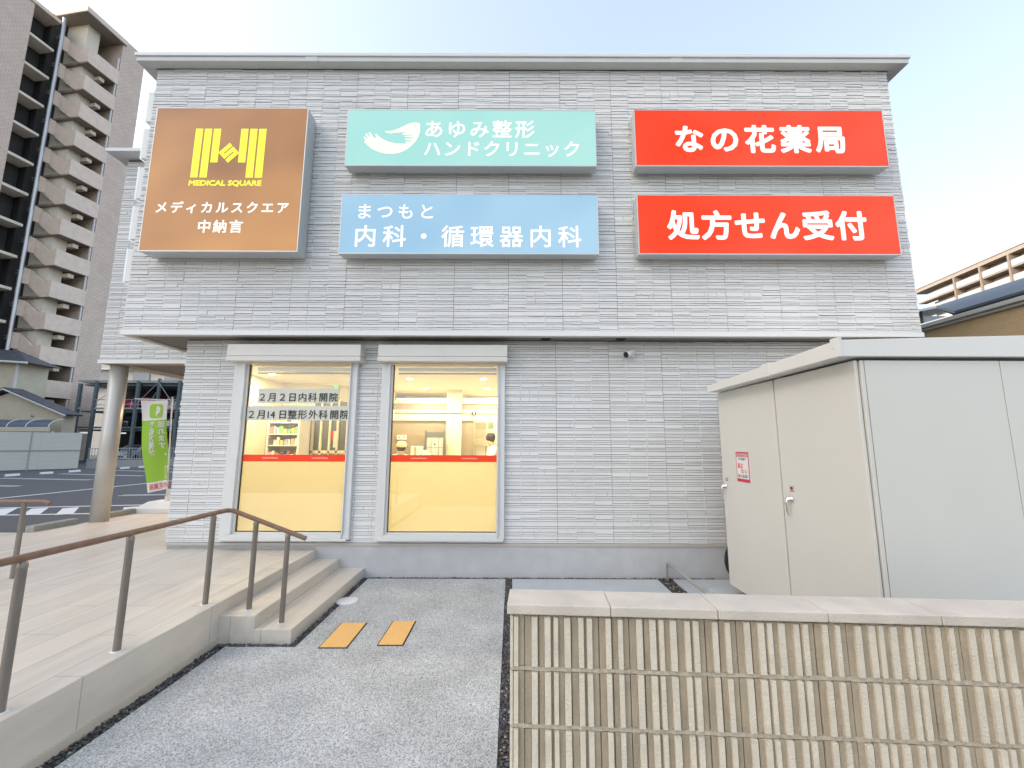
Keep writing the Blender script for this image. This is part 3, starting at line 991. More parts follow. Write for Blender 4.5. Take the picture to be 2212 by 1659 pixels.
s4 = sign("upper red lit sign with white writing なの花薬局", 1.850, 5.645, 6.022, 6.953, 5.775, F_red)
t = MB()
text(t, "なの花薬局", (2.457, 5.023, 6.236, 6.703), onY(PY - .002), 0.034, 0.0015)
t.build("lettering", E_white, s4)
s5 = sign("lower red lit sign with white writing 処方せん受付", 1.842, 5.650, 4.628, 5.550, 5.775, F_red)
t = MB()
text(t, "処方せん受付", (2.266, 5.199, 4.844, 5.312), onY(PY - .002), 0.034, 0.0015)
t.build("lettering", E_white, s5)

# edge-on sign boxes on the left side of the upper storey
sidegrp = "edge-on white sign boxes on the side wall"
ords = ["topmost", "second from the top", "third from the top", "fourth from the top", "lowest"]
for i, (z0, z1) in enumerate(((7.11, 7.66), (6.45, 6.99), (5.75, 6.30), (5.06, 5.62), (4.36, 4.90))):
    t = thing("side_sign", "%s narrow white sign box seen edge-on beside the brown sign" % ords[i], "sign", (-5.73, 6.45, z0), sidegrp)
    MB().box(-6.03, -5.76, 6.23, 6.80, z0, z1).build("cabinet", M['white_trim'], t, bevel=0.01)
    MB().box(-6.045, -6.032, 6.225, 6.805, z0 - .008, z1 + .008).build("face_panel", emit("side_face", (232, 240, 246), 0.7, base=0.5), t, bevel=0.003)
    MB().box(-5.76, -5.73, 6.4, 6.6, z0 + .05, z1 - .05).build("bracket", M['cabinet_metal'], t)

# security camera
sc = thing("security_camera", "small white bullet camera on the wall under the overhang", "camera", (1.80, 6.32, 3.27))
MB().lathe((1.83, 6.318, 3.268), [(0.066, 0.0), (0.066, -0.02), (0.054, -0.032), (0.0, -0.034)], 24, 'Y').build("mount", M['white'], sc)
a, b = Vector((1.83, 6.24, 3.278)), Vector((1.72, 6.195, 3.225))
MB().tube([a, a + (b - a) * .05, b], [0.03, 0.044, 0.046], 20).tube([(1.83, 6.30, 3.27), a], 0.012, 10).build("body", M['white'], sc)
d = (b - a).normalized()
MB().tube([b, b + d * 0.018], [0.046, 0.044], 20).build("lens", M['black'], sc)

# ------------------------------------------------------------------ shop interior
room = MB()
room.box(-4.9, 5.0, 6.47, 13.8, 0.36, 0.40)
struct(room.build("shop_floor", M['in_floor']))
iw = MB()
iw.box(-4.9, -4.86, 6.47, 8.9, 0.40, 3.15)
iw.box(-4.86, -2.95, 8.9, 9.0, 0.40, 3.15)
iw.box(-2.95, -2.85, 8.9, 10.2, 0.40, 3.15)
iw.box(-4.9, W1[0], 6.461, 6.49, 0.4, 3.15)
iw.box(W1[1], W2[0], 6.461, 6.49, 0.4, 3.15)
iw.box(W2[1], 2.4, 6.461, 6.49, 0.4, 3.15)
iw.box(2.4, 2.5, 6.49, 13, 0.4, 3.15)
struct(iw.build("shop_walls", M['in_wall']))
struct(MB().box(-4.9, 5.0, 6.47, 13.8, 3.15, 3.19).build("shop_ceiling", M['in_ceiling']))
# back counter wall seen through the right window
par = thing("service_screen", "cream framed counter screen with taupe panels behind the right window", "screen", (-1.5, 10.0, 0.4))
p_ = MB()
p_.box(-2.85, -1.555, 9.98, 10.1, 2.68, 2.43).box(-2.85, 2.4, 9.99, 10.1, 2.43, 2.68)
p_.box(-1.553, -1.195, 9.97, 10.12, 0.4, 3.15)
p_.box(-2.85, -1.553, 9.99, 10.1, 2.835, 2.915).box(-1.195, 2.4, 9.99, 10.1, 2.835, 2.915)
p_.box(-2.85, 2.4, 10.1, 10.2, 0.4, 0.45)
p_.build("frame", M['in_wall'], par)
MB().box(-2.85, -1.553, 10.02, 10.08, 2.68, 2.835).box(-1.195, 2.4, 10.02, 10.08, 2.68, 2.835).box(-2.85, -1.553, 10.03, 10.09, 0.4, 2.43).box(-1.195, -0.92, 10.03, 10.09, 0.4, 2.43).build("panel", M['in_panel'], par)
MB().box(-2.77, -0.1, 9.955, 9.968, 2.597, 2.612).build("black_rule", M['black'], par)
MB().box(-0.946, -0.849, 9.945, 9.955, 2.555, 2.65).build("number_plate", M['black'], par)
t = MB()
text(t, "1", (-0.915, -0.88, 2.57, 2.636), onY(9.943), 0.02, 0.001, cjk=False)
t.build("number", E_white, par)
cv = MB().box(-2.85, -1.56, 10.3, 10.36, 2.93, 2.99).box(-1.19, 2.4, 10.3, 10.36, 2.93, 2.99)
cv.build("cove_light", emit("cove_lit", (255, 226, 150), 5.0), par)
struct(MB().box(-2.85, 2.4, 11.2, 11.3, 0.4, 3.15).build("shop_back_wall", M['in_wall']))
# bright dispensary niche on the right
ds = thing("dispensary_cabinet", "white wall cupboards and drawers in the bright dispensary behind the screen", "cupboard", (-0.5, 10.6, 0.4))
MB().box(-0.90, -0.62, 10.5, 10.9, 2.02, 2.42).build("wall_cupboard", M['box_card'], ds, bevel=0.01)
MB().box(-0.92, 0.4, 10.5, 10.95, 1.84, 1.87).build("worktop", M['white'], ds)
for i in range(4):
    MB().box(-0.90 + i * .27, -0.65 + i * .27, 10.52, 10.9, 1.3, 1.83).build("drawer", M['box_card'], ds, bevel=0.012)
MB().box(-0.60, -0.46, 10.55, 10.6, 2.25, 2.42).build("poster", mat("mint_poster", (0.45, 0.68, 0.58), 0.6), ds)
# glazed grey door
gd = thing("grey_cabinet", "dark framed cabinet with pale grey doors behind the counter", "cabinet", (-1.79, 9.85, 0.4))
g = MB()
g.box(-2.02, -1.985, 9.8, 9.86, 0.4, 2.19).box(-1.585, -1.55, 9.8, 9.86, 0.4, 2.19).box(-1.985, -1.585, 9.82, 9.88, 2.04, 2.15)
g.build("frame", M['in_grey'], gd)
for (x0, x1) in ((-1.975, -1.875), (-1.865, -1.705), (-1.695, -1.592)):
    for (z0, z1) in ((1.80, 2.03), (1.2, 1.79)):
        MB().box(x0, x1, 9.83, 9.87, z0, z1).build("door", M['in_lightgrey'], gd)
MB().lathe((-1.785, 9.827, 1.87), [(0.018, 0), (0.018, -0.006), (0.01, -0.006)], 12, 'Y').build("handle", M['black'], gd)
# counter and things on it
ct = MB().box(-2.75, 1.6, 8.35, 8.95, 0.4, 1.645)
tag(ct.build("counter", M['in_counter'], bevel=0.01), "cream service counter running behind the right window", "counter")
bx = thing("carton", "white carton with a brown tape strip on the counter", "box", (-1.93, 8.6, 1.645), "cartons on the shop counter")
MB().box(-2.04, -1.828, 8.58, 8.75, 1.646, 1.837).build("box_body", M['box_card'], bx, bevel=0.004)
MB().box(-1.975, -1.925, 8.577, 8.5795, 1.66, 1.822).build("tape_strip", M['tape'], bx)
for i, (x0, x1, z0, z1, l) in enumerate(((-1.815, -1.735, 1.646, 1.755, "small upright white carton beside the taped carton"), (-1.732, -1.67, 1.646, 1.70, "low white carton at the right end of the boxes on the counter"))):
    tag(MB().box(x0, x1, 8.58, 8.70, z0, z1).build("carton", M['box_card'], bevel=0.004), l, "box", "cartons on the shop counter")
# two picture frames
for x, l in ((-2.66, "left of two small cream picture frames on the taupe panel"), (-2.545, "right of two small cream picture frames on the taupe panel")):
    f = thing("picture_frame", l, "picture frame", (x, 10.02, 2.03), "small picture frames on the taupe panel")
    MB().box(x - .052, x + .052, 10.0, 10.025, 1.98, 2.085).build("frame", M['white'], f)
    MB().box(x - .018, x + .018, 9.995, 9.9985, 2.005, 2.06).build("picture", M['in_panel'], f)
# shelf of products seen through the left window (stands near the side wall)
sh = thing("product_shelf", "white shelf unit stocked with small packages behind the left window", "shelf", (-4.5, 8.6, 0.4))
s_ = MB()
s_.box(-4.84, -4.81, 8.35, 8.8, 0.4, 2.55).box(-4.23, -4.20, 8.35, 8.8, 0.4, 2.55).box(-4.81, -4.23, 8.77, 8.8, 0.4, 2.55)
for z in (1.10, 1.55, 1.83, 2.05, 2.28, 2.52):
    s_.box(-4.81, -4.23, 8.35, 8.77, z, z + 0.02)
s_.build("frame", M['white'], sh)
pc = [(0.75, 0.72, 0.66), (0.7, 0.25, 0.2), (0.2, 0.45, 0.2), (0.65, 0.55, 0.2), (0.12, 0.12, 0.14), (0.35, 0.42, 0.6), (0.75, 0.5, 0.45)]
pms = [mat("package_%s" % n_, c) for n_, c in zip(("ivory", "red", "green", "ochre", "black", "blue", "pink"), pc)]
rnd = random.Random(5)
pkl = []
for zi, z in enumerate((1.57, 1.85, 2.07, 2.30)):
    x = -4.80
    while x < -4.28:
        w = rnd.uniform(0.035, 0.085)
        h = rnd.uniform(0.09, 0.17)
        pkl.append((x, w, z, h, rnd.choice((0, 0, 0, 1, 2, 3, 4, 5, 6))))
        x += w + rnd.uniform(0.002, 0.02)
names_row = {1.57: "bottom stocked shelf", 1.85: "second stocked shelf", 2.07: "third stocked shelf", 2.30: "top stocked shelf"}
cn = ("ivory", "red", "green", "ochre", "black", "blue", "pink")
for (x, w, z, h, k) in pkl:
    o = MB().box(x, x + w, 8.38, 8.50, z, z + h).build("product_box", pms[k])
    tag(o, "small %s package on the %s of the shelf unit" % (cn[k], names_row[z]), "package", "packages: %s, %s" % (cn[k], names_row[z]))
# glazed cabinet doors seen through the left window
gc = thing("glazed_partition", "cream mullioned glazed partition with dark glass behind the left window", "partition", (-3.7, 8.85, 0.4))
m_ = MB()
for x in (-4.16, -3.985, -3.80, -3.64, -3.44, -3.26, -3.05):
    m_.box(x - .018, x + .018, 8.80, 8.88, 0.4, 2.78)
m_.box(-4.18, -3.03, 8.80, 8.88, 2.50, 2.62).box(-4.18, -3.03, 8.80, 8.88, 1.68, 1.74).box(-4.18, -3.03, 8.80, 8.88, 0.4, 0.5)
m_.build("mullion", M['in_wall'], gc)
MB().box(-4.14, -3.30, 8.85, 8.87, 1.74, 2.50).box(-4.14, -3.0, 8.85, 8.87, 2.62, 2.75).build("dark_glass", M['in_grey'], gc)
po = thing("wall_poster", "red and white poster stuck on the dark glass behind the left window", "poster", (-3.72, 8.8, 1.75))
MB().box(-3.79, -3.73, 8.835, 8.845, 1.95, 2.14).build("red_half", M['red'], po)
MB().box(-3.725, -3.665, 8.835, 8.845, 1.80, 2.14).build("white_half", M['white'], po)
ex = thing("exit_sign", "small green lit exit sign hanging from the shop ceiling", "sign", (-3.60, 8.55, 3.0))
MB().box(-3.635, -3.575, 8.5, 8.54, 2.93, 3.09).build("lit_panel", emit("exit_green", (120, 235, 130), 1.3), ex)
MB().box(-3.61, -3.60, 8.51, 8.53, 3.09, 3.15).build("hanger", M['white'], ex)
bk = MB().prism([(-4.1, 6.9, 3.149), (-3.0, 6.9, 3.149), (-3.0, 6.9, 3.02), (-4.1, 6.9, 3.10)], (0, 1.6, 0))
struct(bk.build("ceiling_bulkhead", M['in_ceiling']))
# blinds rolled up at the top of both windows
for (x0, x1, l) in ((-3.94, -2.46, "rolled up cream blind at the top of the left window"), (-1.76, -0.24, "rolled up cream blind at the top of the right window")):
    b_ = thing("roller_blind", l, "blind", ((x0 + x1) / 2, 6.46, 3.0), "roller blinds inside the shop windows")
    MB().tube([(x0, 6.44, 3.03), (x1, 6.44, 3.03)], 0.028, 14).build("roll", M['in_wall'], b_)
    MB().box(x0, x1, 6.425, 6.45, 2.955, 2.975).build("bottom_bar", M['in_panel'], b_)

# interior lamps (ceiling fittings with lamps; last one unseen, added to light the entrance)
k_ = 0
for (x, y) in ((-2.0, 8.12), (-1.97, 9.52), (-0.556, 8.11), (-0.56, 9.53), (-3.7, 7.5), (-4.4, 7.6), (-3.3, 8.3), (0.8, 8.2), (-0.3, 10.75), (-4.1, 9.9)):
    t = thing("ceiling_downlight", "round lit downlight in the shop ceiling", "downlight", (x, y, 3.15), "lit downlights in the shop ceiling")
    MB().lathe((x, y, 3.128), [(0.078, 0.022), (0.078, 0.015), (0.062, 0.015)], 20).build("trim_ring", M['white'], t)
    MB().lathe((x, y, 3.128), [(0.062, 0.014), (0.055, 0.002), (0.0, 0.0)], 20).build("bulb", M['lamp'], t)
    ld = bpy.data.lights.new("downlight_lamp", 'AREA')
    ld.shape = 'DISK'
    ld.size = 0.11
    ld.energy = 11.0
    ld.color = (1.0, 0.80, 0.50)
    lo_ = bpy.data.objects.new("downlight_lamp", ld)
    COL.objects.link(lo_)
    lo_.parent = t
    lo_.location = (0, 0, -0.03)
# porch lamp
ld = bpy.data.lights.new("porch_lamp", 'AREA')
ld.shape = 'DISK'
ld.size = 0.16
ld.energy = 14
ld.color = (1.0, 0.66, 0.36)
lo_ = bpy.data.objects.new("porch_lamp", ld)
COL.objects.link(lo_)
lo_.parent = bld
lo_.location = (-7.2, 10.5 - 6.34, 3.42)
# glazed shop entrance on the side wall, under the wing
en = MB().box(-4.99, -4.93, 9.1, 9.16, TZ, 2.75).box(-4.99, -4.93, 9.82, 9.88, TZ, 2.75).box(-4.99, -4.93, 10.54, 10.6, TZ, 2.75).box(-4.99, -4.93, 9.16, 10.54, 2.69, 2.75)
ent = en.build("entrance_door", M['frame'], bld)
MB().box(-4.97, -4.96, 9.16, 9.82, TZ, 2.69).box(-4.97, -4.96, 9.88, 10.54, TZ, 2.69).build("glass_pane", M['glass'], ent)

# people behind the counter
def person(x, y, z, lab, face, lean, arm=0.0, cap=False, drop=0.0):
    """standing adult, continuous skinned body; face = heading angle (0 looks towards -Y)"""
    t = thing("person", lab, "person", (x, y, z))
    J = {'pelvis': (0, 0, .92), 'chest': (0, -.03 - lean * .12, 1.22), 'neck': (0, -.05 - lean * .3, 1.43), 'head': (0, -.08 - lean * .38, 1.52), 'crown': (0, -.08 - lean * .42, 1.66),
         'shl': (-.17, -.05 - lean * .27, 1.38), 'ell': (-.24, -.12 - lean * .3, 1.12), 'hal': (-.14, -.34 - lean * .3, 1.16 + arm),
         'shr': (.17, -.05 - lean * .27, 1.38), 'elr': (.24, -.12 - lean * .3, 1.12), 'har': (.12, -.36 - lean * .3, 1.12 + arm),
         'hil': (-.09, 0, .88), 'knl': (-.10, -.02, .48), 'anl': (-.10, .02, .08), 'tol': (-.11, -.14, .03),
         'hir': (.09, 0, .88), 'knr': (.10, -.02, .48), 'anr': (.10, .02, .08), 'tor': (.11, -.14, .03)}
    E_ = [('pelvis', 'chest'), ('chest', 'neck'), ('neck', 'head'), ('head', 'crown'), ('chest', 'shl'), ('shl', 'ell'), ('ell', 'hal'), ('chest', 'shr'), ('shr', 'elr'), ('elr', 'har'),
          ('pelvis', 'hil'), ('hil', 'knl'), ('knl', 'anl'), ('anl', 'tol'), ('pelvis', 'hir'), ('hir', 'knr'), ('knr', 'anr'), ('anr', 'tor')]
    rad = {'pelvis': .13, 'chest': .14, 'neck': .055, 'head': .085, 'crown': .075, 'shl': .07, 'shr': .07, 'ell': .045, 'elr': .045, 'hal': .035, 'har': .035,
           'hil': .09, 'hir': .09, 'knl': .06, 'knr': .06, 'anl': .045, 'anr': .045, 'tol': .04, 'tor': .04}
    for k in ('chest', 'neck', 'head', 'crown', 'shl', 'shr', 'ell', 'elr', 'hal', 'har'):
        J[k] = (J[k][0], J[k][1], J[k][2] - drop * (0.4 if k == 'chest' else 1.0))
    ks = list(J)
    me = bpy.data.meshes.new("body")
    me.from_pydata([J[k] for k in ks], [(ks.index(a), ks.index(b)) for a, b in E_], [])
    o = bpy.data.objects.new("body", me)
    COL.objects.link(o)
    sk_ = o.modifiers.new("skin", 'SKIN')
    for k, sv in zip(ks, me.skin_vertices[0].data):
        sv.radius = (rad[k], rad[k])
        sv.use_root = (k == 'pelvis')
    ss = o.modifiers.new("sub", 'SUBSURF')
    ss.levels = 2
    ss.render_levels = 2
    me.materials.append(M['skin'])
    o.parent = t
    hd = J['crown']
    h = MB().lathe((hd[0], hd[1] + .02, hd[2] - .13), [(0.07, 0.0), (0.10, .06), (0.105, .12), (0.075, .185), (0.0, .205)], 16)
    BASE_t = BASE[t.name]
    h.xf(lambda p: (p[0] + x, p[1] + y, p[2] + z))
    if cap:
        h.build("hair", M['hair'], t)
        h = MB().lathe((hd[0] + x, hd[1] + y + .01, hd[2] + z - .05), [(0.108, 0.0), (0.116, .05), (0.085, .115), (0.0, .135)], 16)
        h.build("cap", mat("pale_cap", (0.62, 0.52, 0.36), 0.8), t)
    else:
        h.build("hair", M['hair'], t)
    c = MB()
    ch = J['chest']
    c.tube([(0, 0, .62), (0, 0, .92), (0, ch[1], 1.22 - drop * .4), (0, J['neck'][1] + .01, 1.42 - drop)], [.20, .165, .185, .07], 18)
    for s1, a1, b1, c1 in (('l', 'shl', 'ell', 'hal'), ('r', 'shr', 'elr', 'har')):
        A_, B_, C__ = (Vector(J[k]) for k in (a1, b1, c1))
        c.tube([A_ + (Vector((0, J['chest'][1], 1.36 - drop)) - A_) * .3, A_, B_, B_ + (C__ - B_) * .8], [.085, .085, .062, .052], 12)
    c.xf(lambda p: (p[0] + x, p[1] + y, p[2] + z))
    c.build("coat", M['coat'], t)
    f = MB()
    hh = J['head']
    for sx in (-.03, .03):
        f.lathe((x + sx, y + hh[1] - .088, z + 1.575 - drop), [(0.0, -.004), (.009, -.002), (.009, .004)], 8, 'Y')
    f.build("eyes", M['hair'], t)
    t.rotation_euler = (0, 0, face)
    return t
person(-2.50, 9.35, 0.40, "person in white with a pale cap bending over the counter behind the right window", R(25), 0.7, cap=True, drop=0.20)
person(-0.32, 9.3, 0.40, "person in white with dark hair at the right edge of the right window", R(-80), 0.2)

# ------------------------------------------------------------------ handrails
hr = thing("handrail", "long bronze handrail with round posts along the terrace and down the steps", "handrail", (-2.91, 3.3, TZ))
path_r = [(-2.91, 0.2, 1.235), (-2.91, 1.4, 1.225), (-2.91, 2.6, 1.215), (-2.91, 3.4, 1.212), (-2.91, 4.30, 1.212)]
MB().tube(path_r + [(-2.905, 4.42, 1.212), (-2.87, 4.462, 1.205), (-2.80, 4.467, 1.18), (-2.10, 4.467, 0.93)], 0.0225, 18).build("rail", M['rail_wood'], hr)
def post(x, y, z0, z1, r=0.0245):
    MB().tube([(x, y, z0), (x, y, z1 - 0.045)], r, 16).tube([(x, y, z1 - 0.05), (x, y, z1 - .03), (x, y, z1 - 0.015)], [r * 1.12, r * 1.0, r * .7], 14).build("post", M['bronze_post'], hr)
    MB().lathe((x, y, z0), [(r * 1.7, 0.0), (r * 1.7, 0.003), (r * 1.1, 0.004)], 20).build("base_ring", M['white'], hr)
for y in (1.75, 2.626, 3.343, 4.245):
    post(-2.91, y, TZ, 1.212)
post(-2.62, 4.467, 0.2495, 1.118)
post(-2.285, 4.467, 0.125, 0.998)
h2 = thing("handrail", "short bronze handrail crossing the terrace at the left frame edge", "handrail", (-6.2, 5.0, TZ))
MB().tube([(-9.5, 5.0, 1.215), (-5.42, 5.0, 1.215), (-5.36, 5.0, 1.208), (-5.335, 5.0, 1.19)], 0.0225, 18).build("rail", M['rail_wood'], h2)
for x in (-5.63, -7.0, -8.4):
    MB().tube([(x, 5.0, TZ), (x, 5.0, 1.20)], 0.0245, 16).build("post", M['bronze_post'], h2)

# ------------------------------------------------------------------ manhole, orange plates
mh = thing("manhole_cover", "round white inspection cover set in the path by the steps", "manhole cover", (-2.0, 5.40, 0.0))
MB().lathe((-1.985, 5.40, -0.004), [(0.128, 0.0), (0.128, 0.012), (0.118, 0.016), (0.0, 0.016)], 36).build("lid", M['white'], mh)
for i, (x0, x1, y0, y1, l) in enumerate(((-1.812, -1.522, 4.232, 4.768, "left orange textured plate with dark edging in the path"), (-1.280, -1.012, 4.285, 4.812, "right orange textured plate with dark edging in the path"))):
    t = thing("orange_plate", l, "paving plate", ((x0 + x1) / 2, (y0 + y1) / 2, 0), "orange plates set in the path")
    x_, X_ = x0 + .02, x1 - .02
    MB().box(x_ - .012, X_ + .012, y0 - .012, y1 + .012, -0.02, 0.004).build("edging", M['black'], t)
    pl = MB().box(x_, X_, y0, y1, 0.0045, 0.009)
    for a_ in range(5):
        for b_ in range(10):
            cx_, cy_ = x_ + (X_ - x_) * (a_ + .5) / 5, y0 + (y1 - y0) * (b_ + .5) / 10
            pl.lathe((cx_, cy_, 0.009), [(0.008, 0.0), (0.006, 0.0012), (0.0, 0.0015)], 8)
    pl.build("plate", M['orange'], t)

# ------------------------------------------------------------------ ribbed block wall in front
bw = thing("block_wall", "low beige ribbed concrete block wall with smooth stone capping", "wall", (-0.005, 1.745, 0.0))
TH = R(-3.3)
O0 = Vector((-0.005, 1.733, 0))
def bwx(p):
    c, s = math.cos(TH), math.sin(TH)
    return (O0.x + p[0] * c - p[1] * s, O0.y + p[0] * s + p[1] * c, p[2])
pat = [('L', 22), ('G', 21), ('D', 4), ('G', 23), ('L', 27), ('D', 6), ('G', 18), ('L', 27), ('D', 9), ('L', 21), ('G', 20), ('L', 28), ('D', 3), ('G', 24), ('L', 24), ('D', 9),
       ('L', 24), ('G', 21), ('D', 6), ('G', 21), ('L', 24), ('D', 6), ('G', 18)]
tot = sum(w for _, w in pat)
rl, rg = MB(), MB()
rndb = random.Random(9)
courses = [(z - 0.193, z - 0.008) for z in (1.243, 1.043, 0.843, 0.643, 0.443, 0.243)]
for (z0, z1) in courses:
    xx = 0.012
    # end strip
    rl.box(0.0, 0.011, 0.014, 0.15, z0, z1)
    while xx < 3.4:
        for k, w in pat:
            w = w * 0.4 / tot
            jz0, jz1 = z0 + rndb.uniform(0, .003), z1 - rndb.uniform(0, .003)
            if k == 'L':
                dd = rndb.uniform(-.0015, .0015)
                e = 0.002
                rl.add([(xx, .034, jz0), (xx + w, .034, jz0), (xx + w, .034, jz1), (xx, .034, jz1),
                        (xx + e, .013 + dd, jz0 + e), (xx + w - e, .013 + dd, jz0 + e), (xx + w - e, .013 + dd, jz1 - e), (xx + e, .013 + dd, jz1 - e)],
                       [(4, 5, 6, 7), (0, 1, 5, 4), (1, 2, 6, 5), (2, 3, 7, 6), (3, 0, 4, 7)])
            elif k == 'G':
                rg.box(xx, xx + w, 0.025, 0.034, jz0, jz1)
                n = max(3, int(round(w / 0.0042)))
                s_ = w / n
                for i in range(n):
                    a0 = xx + i * s_
                    rg.box(a0 + s_ * .14, a0 + s_ * .86, 0.0215, 0.025, jz0, jz1)
            xx += w
rl.xf(bwx).build("rib", M['block_light'], bw)
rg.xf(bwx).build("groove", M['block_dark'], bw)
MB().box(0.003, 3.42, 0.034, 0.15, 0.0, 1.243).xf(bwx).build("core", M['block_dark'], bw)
mo = MB()
for z in (1.046, 0.846, 0.646, 0.446, 0.246):
    n = 120
    for i in range(n):
        a0, a1 = 0.003 + 3.417 * i / n, 0.003 + 3.417 * (i + 1) / n
        dd = rndb.uniform(0, .004)
        mo.box(a0, a1 + .0005, 0.0185 + dd, 0.036, z - 0.008 - rndb.uniform(0, .002), z + 0.004 + rndb.uniform(0, .002))
mo.xf(bwx).build("mortar_joint", M['mortar'], bw)
for i in range(9):
    a0 = -0.012 + i * 0.4 if i else -0.012
    dz = rndb.uniform(-.001, .001)
    MB().box(a0 + (0 if i == 0 else .0), a0 + 0.4 - 0.0025, 0.0, 0.178, 1.244, 1.28 + dz).xf(bwx).build("cap_stone", M['cap'], bw, bevel=0.004)

# ------------------------------------------------------------------ power cabinet (cubicle)
cb = thing("power_cabinet", "large beige metal electrical cabinet with two side doors", "cabinet", (3.9, 4.43, 0.0))
MB().box(2.772, 5.10, 3.30, 5.55, 0.165, 2.56).build("body", M['cubicle'], cb, bevel=0.004)
MB().box(2.7655, 2.7715, 3.312, 5.545, 0.17, 2.565).build("seam_recess", M['seam'], cb)
for (y0, y1, yh) in ((3.302, 4.345, 4.215), (4.365, 5.555, 5.484)):
    dr = MB().box(2.735, 2.764, y0, y1, 0.164, 2.567).build("door", M['cubicle'], cb, bevel=0.006)
    h = MB()
    h.lathe((2.734, yh, 1.368), [(0.036, 0.0), (0.034, -0.012), (0.022, -0.022), (0.02, -0.05), (0.0, -0.052)], 24, 'X')
    h.tube([(2.690, yh, 1.372), (2.678, yh, 1.34), (2.680, yh, 1.26), (2.690, yh, 1.212)], [0.016, 0.015, 0.011, 0.008], 14)
    h.build("handle", M['chrome'], dr)
MB().box(2.798, 2.8045, 3.2895, 3.2995, 0.17, 2.56).box(3.880, 3.885, 3.2895, 3.2995, 0.17, 2.56).build("front_seam", M['seam_soft'], cb)
MB().box(2.770, 2.797, 3.284, 3.2995, 0.166, 2.563).box(2.805, 3.8795, 3.286, 3.2995, 0.166, 2.563).box(3.8855, 5.1, 3.286, 3.2995, 0.166, 2.563).build("front_panel", M['cubicle'], cb, bevel=0.003)
rf = MB()
rf.add([(2.585, 3.25, 2.588), (5.4, 3.25, 2.588), (5.4, 5.60, 2.572), (2.585, 5.52, 2.572), (2.585, 3.25, 2.722), (5.4, 3.25, 2.80), (5.4, 5.60, 2.74), (2.585, 5.52, 2.660)],
       [(0, 3, 2, 1), (4, 5, 6, 7), (0, 1, 5, 4), (1, 2, 6, 5), (2, 3, 7, 6), (3, 0, 4, 7)])
rfo = rf.build("roof", M['cubicle_roof'], cb, bevel=0.005)
MB().box(2.578, 2.61, 4.15, 4.28, 2.578, 2.712).build("roof_joint", M['cubicle_roof'], cb, bevel=0.003)
MB().box(2.579, 2.61, 3.243, 3.33, 2.586, 2.742).build("roof_joint", M['cubicle_roof'], cb, bevel=0.003)
rs = MB()
for y, z in ((3.30, 2.66), (4.19, 2.62), (4.24, 2.62)):
    rs.lathe((2.577, y, z), [(0.006, 0.0), (0.005, -0.004), (0, -0.005)], 10, 'X')
rs.build("roof_bolt", M['chrome'], cb)
MB().lathe((2.9, 4.1, 2.735), [(0.05, 0.0), (0.05, 0.03), (0.03, 0.045), (0, 0.05)], 16).build("lifting_eye", M['cubicle_roof'], cb)
MB().box(2.84, 2.92, 3.32, 5.4, 0.05, 0.164).box(4.9, 5.0, 3.32, 5.4, 0.05, 0.164).build("base_channel", M['in_lightgrey'], cb)
def onX(X):
    return lambda y, z, d: (X + d, -y, z)
st_ = thing("warning_sticker", "tall red bordered warning sticker on the far cabinet door", "sticker", (2.734, 5.055, 1.45), "stickers on the electrical cabinet")
MB().box(2.7325, 2.7345, 4.92, 5.195, 1.455, 1.805).build("red_border", mat("sticker_red", (0.62, 0.03, 0.07), 0.5), st_)
MB().box(2.7318, 2.7322, 4.932, 5.183, 1.492, 1.745).build("white_field", M['white'], st_)
MB().box(2.7318, 2.7322, 4.935, 5.18, 1.752, 1.786).build("heading_field", mat("sticker_pink", (0.75, 0.50, 0.47), 0.6), st_)
t = MB()
text(t, "さわらないように", (-5.17, -4.945, 1.757, 1.781), onX(2.7314), 0.01, 0.0003)
t.build("black_lettering", M['ink'], st_)
t = MB()
text(t, "こうでんあつ", (-5.145, -4.975, 1.708, 1.738), onX(2.7314), 0.02, 0.0003)
t.build("black_lettering", M['ink'], st_)
t = MB()
text(t, "はいるな！", (-5.16, -4.955, 1.503, 1.545), onX(2.7314), 0.025, 0.0003)
t.build("black_lettering", M['ink'], st_)
t = MB()
text(t, "あぶ", (-5.165, -5.04, 1.61, 1.675), onX(2.7313), 0.03, 0.0003)
text(t, "ない", (-5.09, -4.96, 1.555, 1.61), onX(2.7313), 0.03, 0.0003)
t.build("red_lettering", mat("sticker_letter_red", (0.75, 0.12, 0.10), 0.5), st_)
for (y, z, h_, l) in ((5.449, 1.435, 0.045, "tiny red edged label above the far door handle"), (4.200, 1.44, 0.055, "tiny red edged label above the near door handle")):
    s_ = thing("warning_label", l, "sticker", (2.734, y, z), "stickers on the electrical cabinet")
    MB().box(2.7325, 2.7345, y - .03, y + .03, z, z + h_).build("red_border", mat("label_red", (0.60, 0.18, 0.18), 0.5), s_)
    MB().box(2.7318, 2.7322, y - .026, y + .026, z + .018, z + h_ - .004).build("white_field", M['white'], s_)
    t = MB()
    text(t, "危険", (-(y + .022), -(y - .022), z + .021, z + h_ - .007), onX(2.7314), 0.03, 0.0003)
    t.build("lettering", M['ink'], s_)
struct(MB().box(2.55, 5.4, 3.05, 5.75, 0.0, 0.05).build("cabinet_plinth", M['concrete'], None, bevel=0.006))

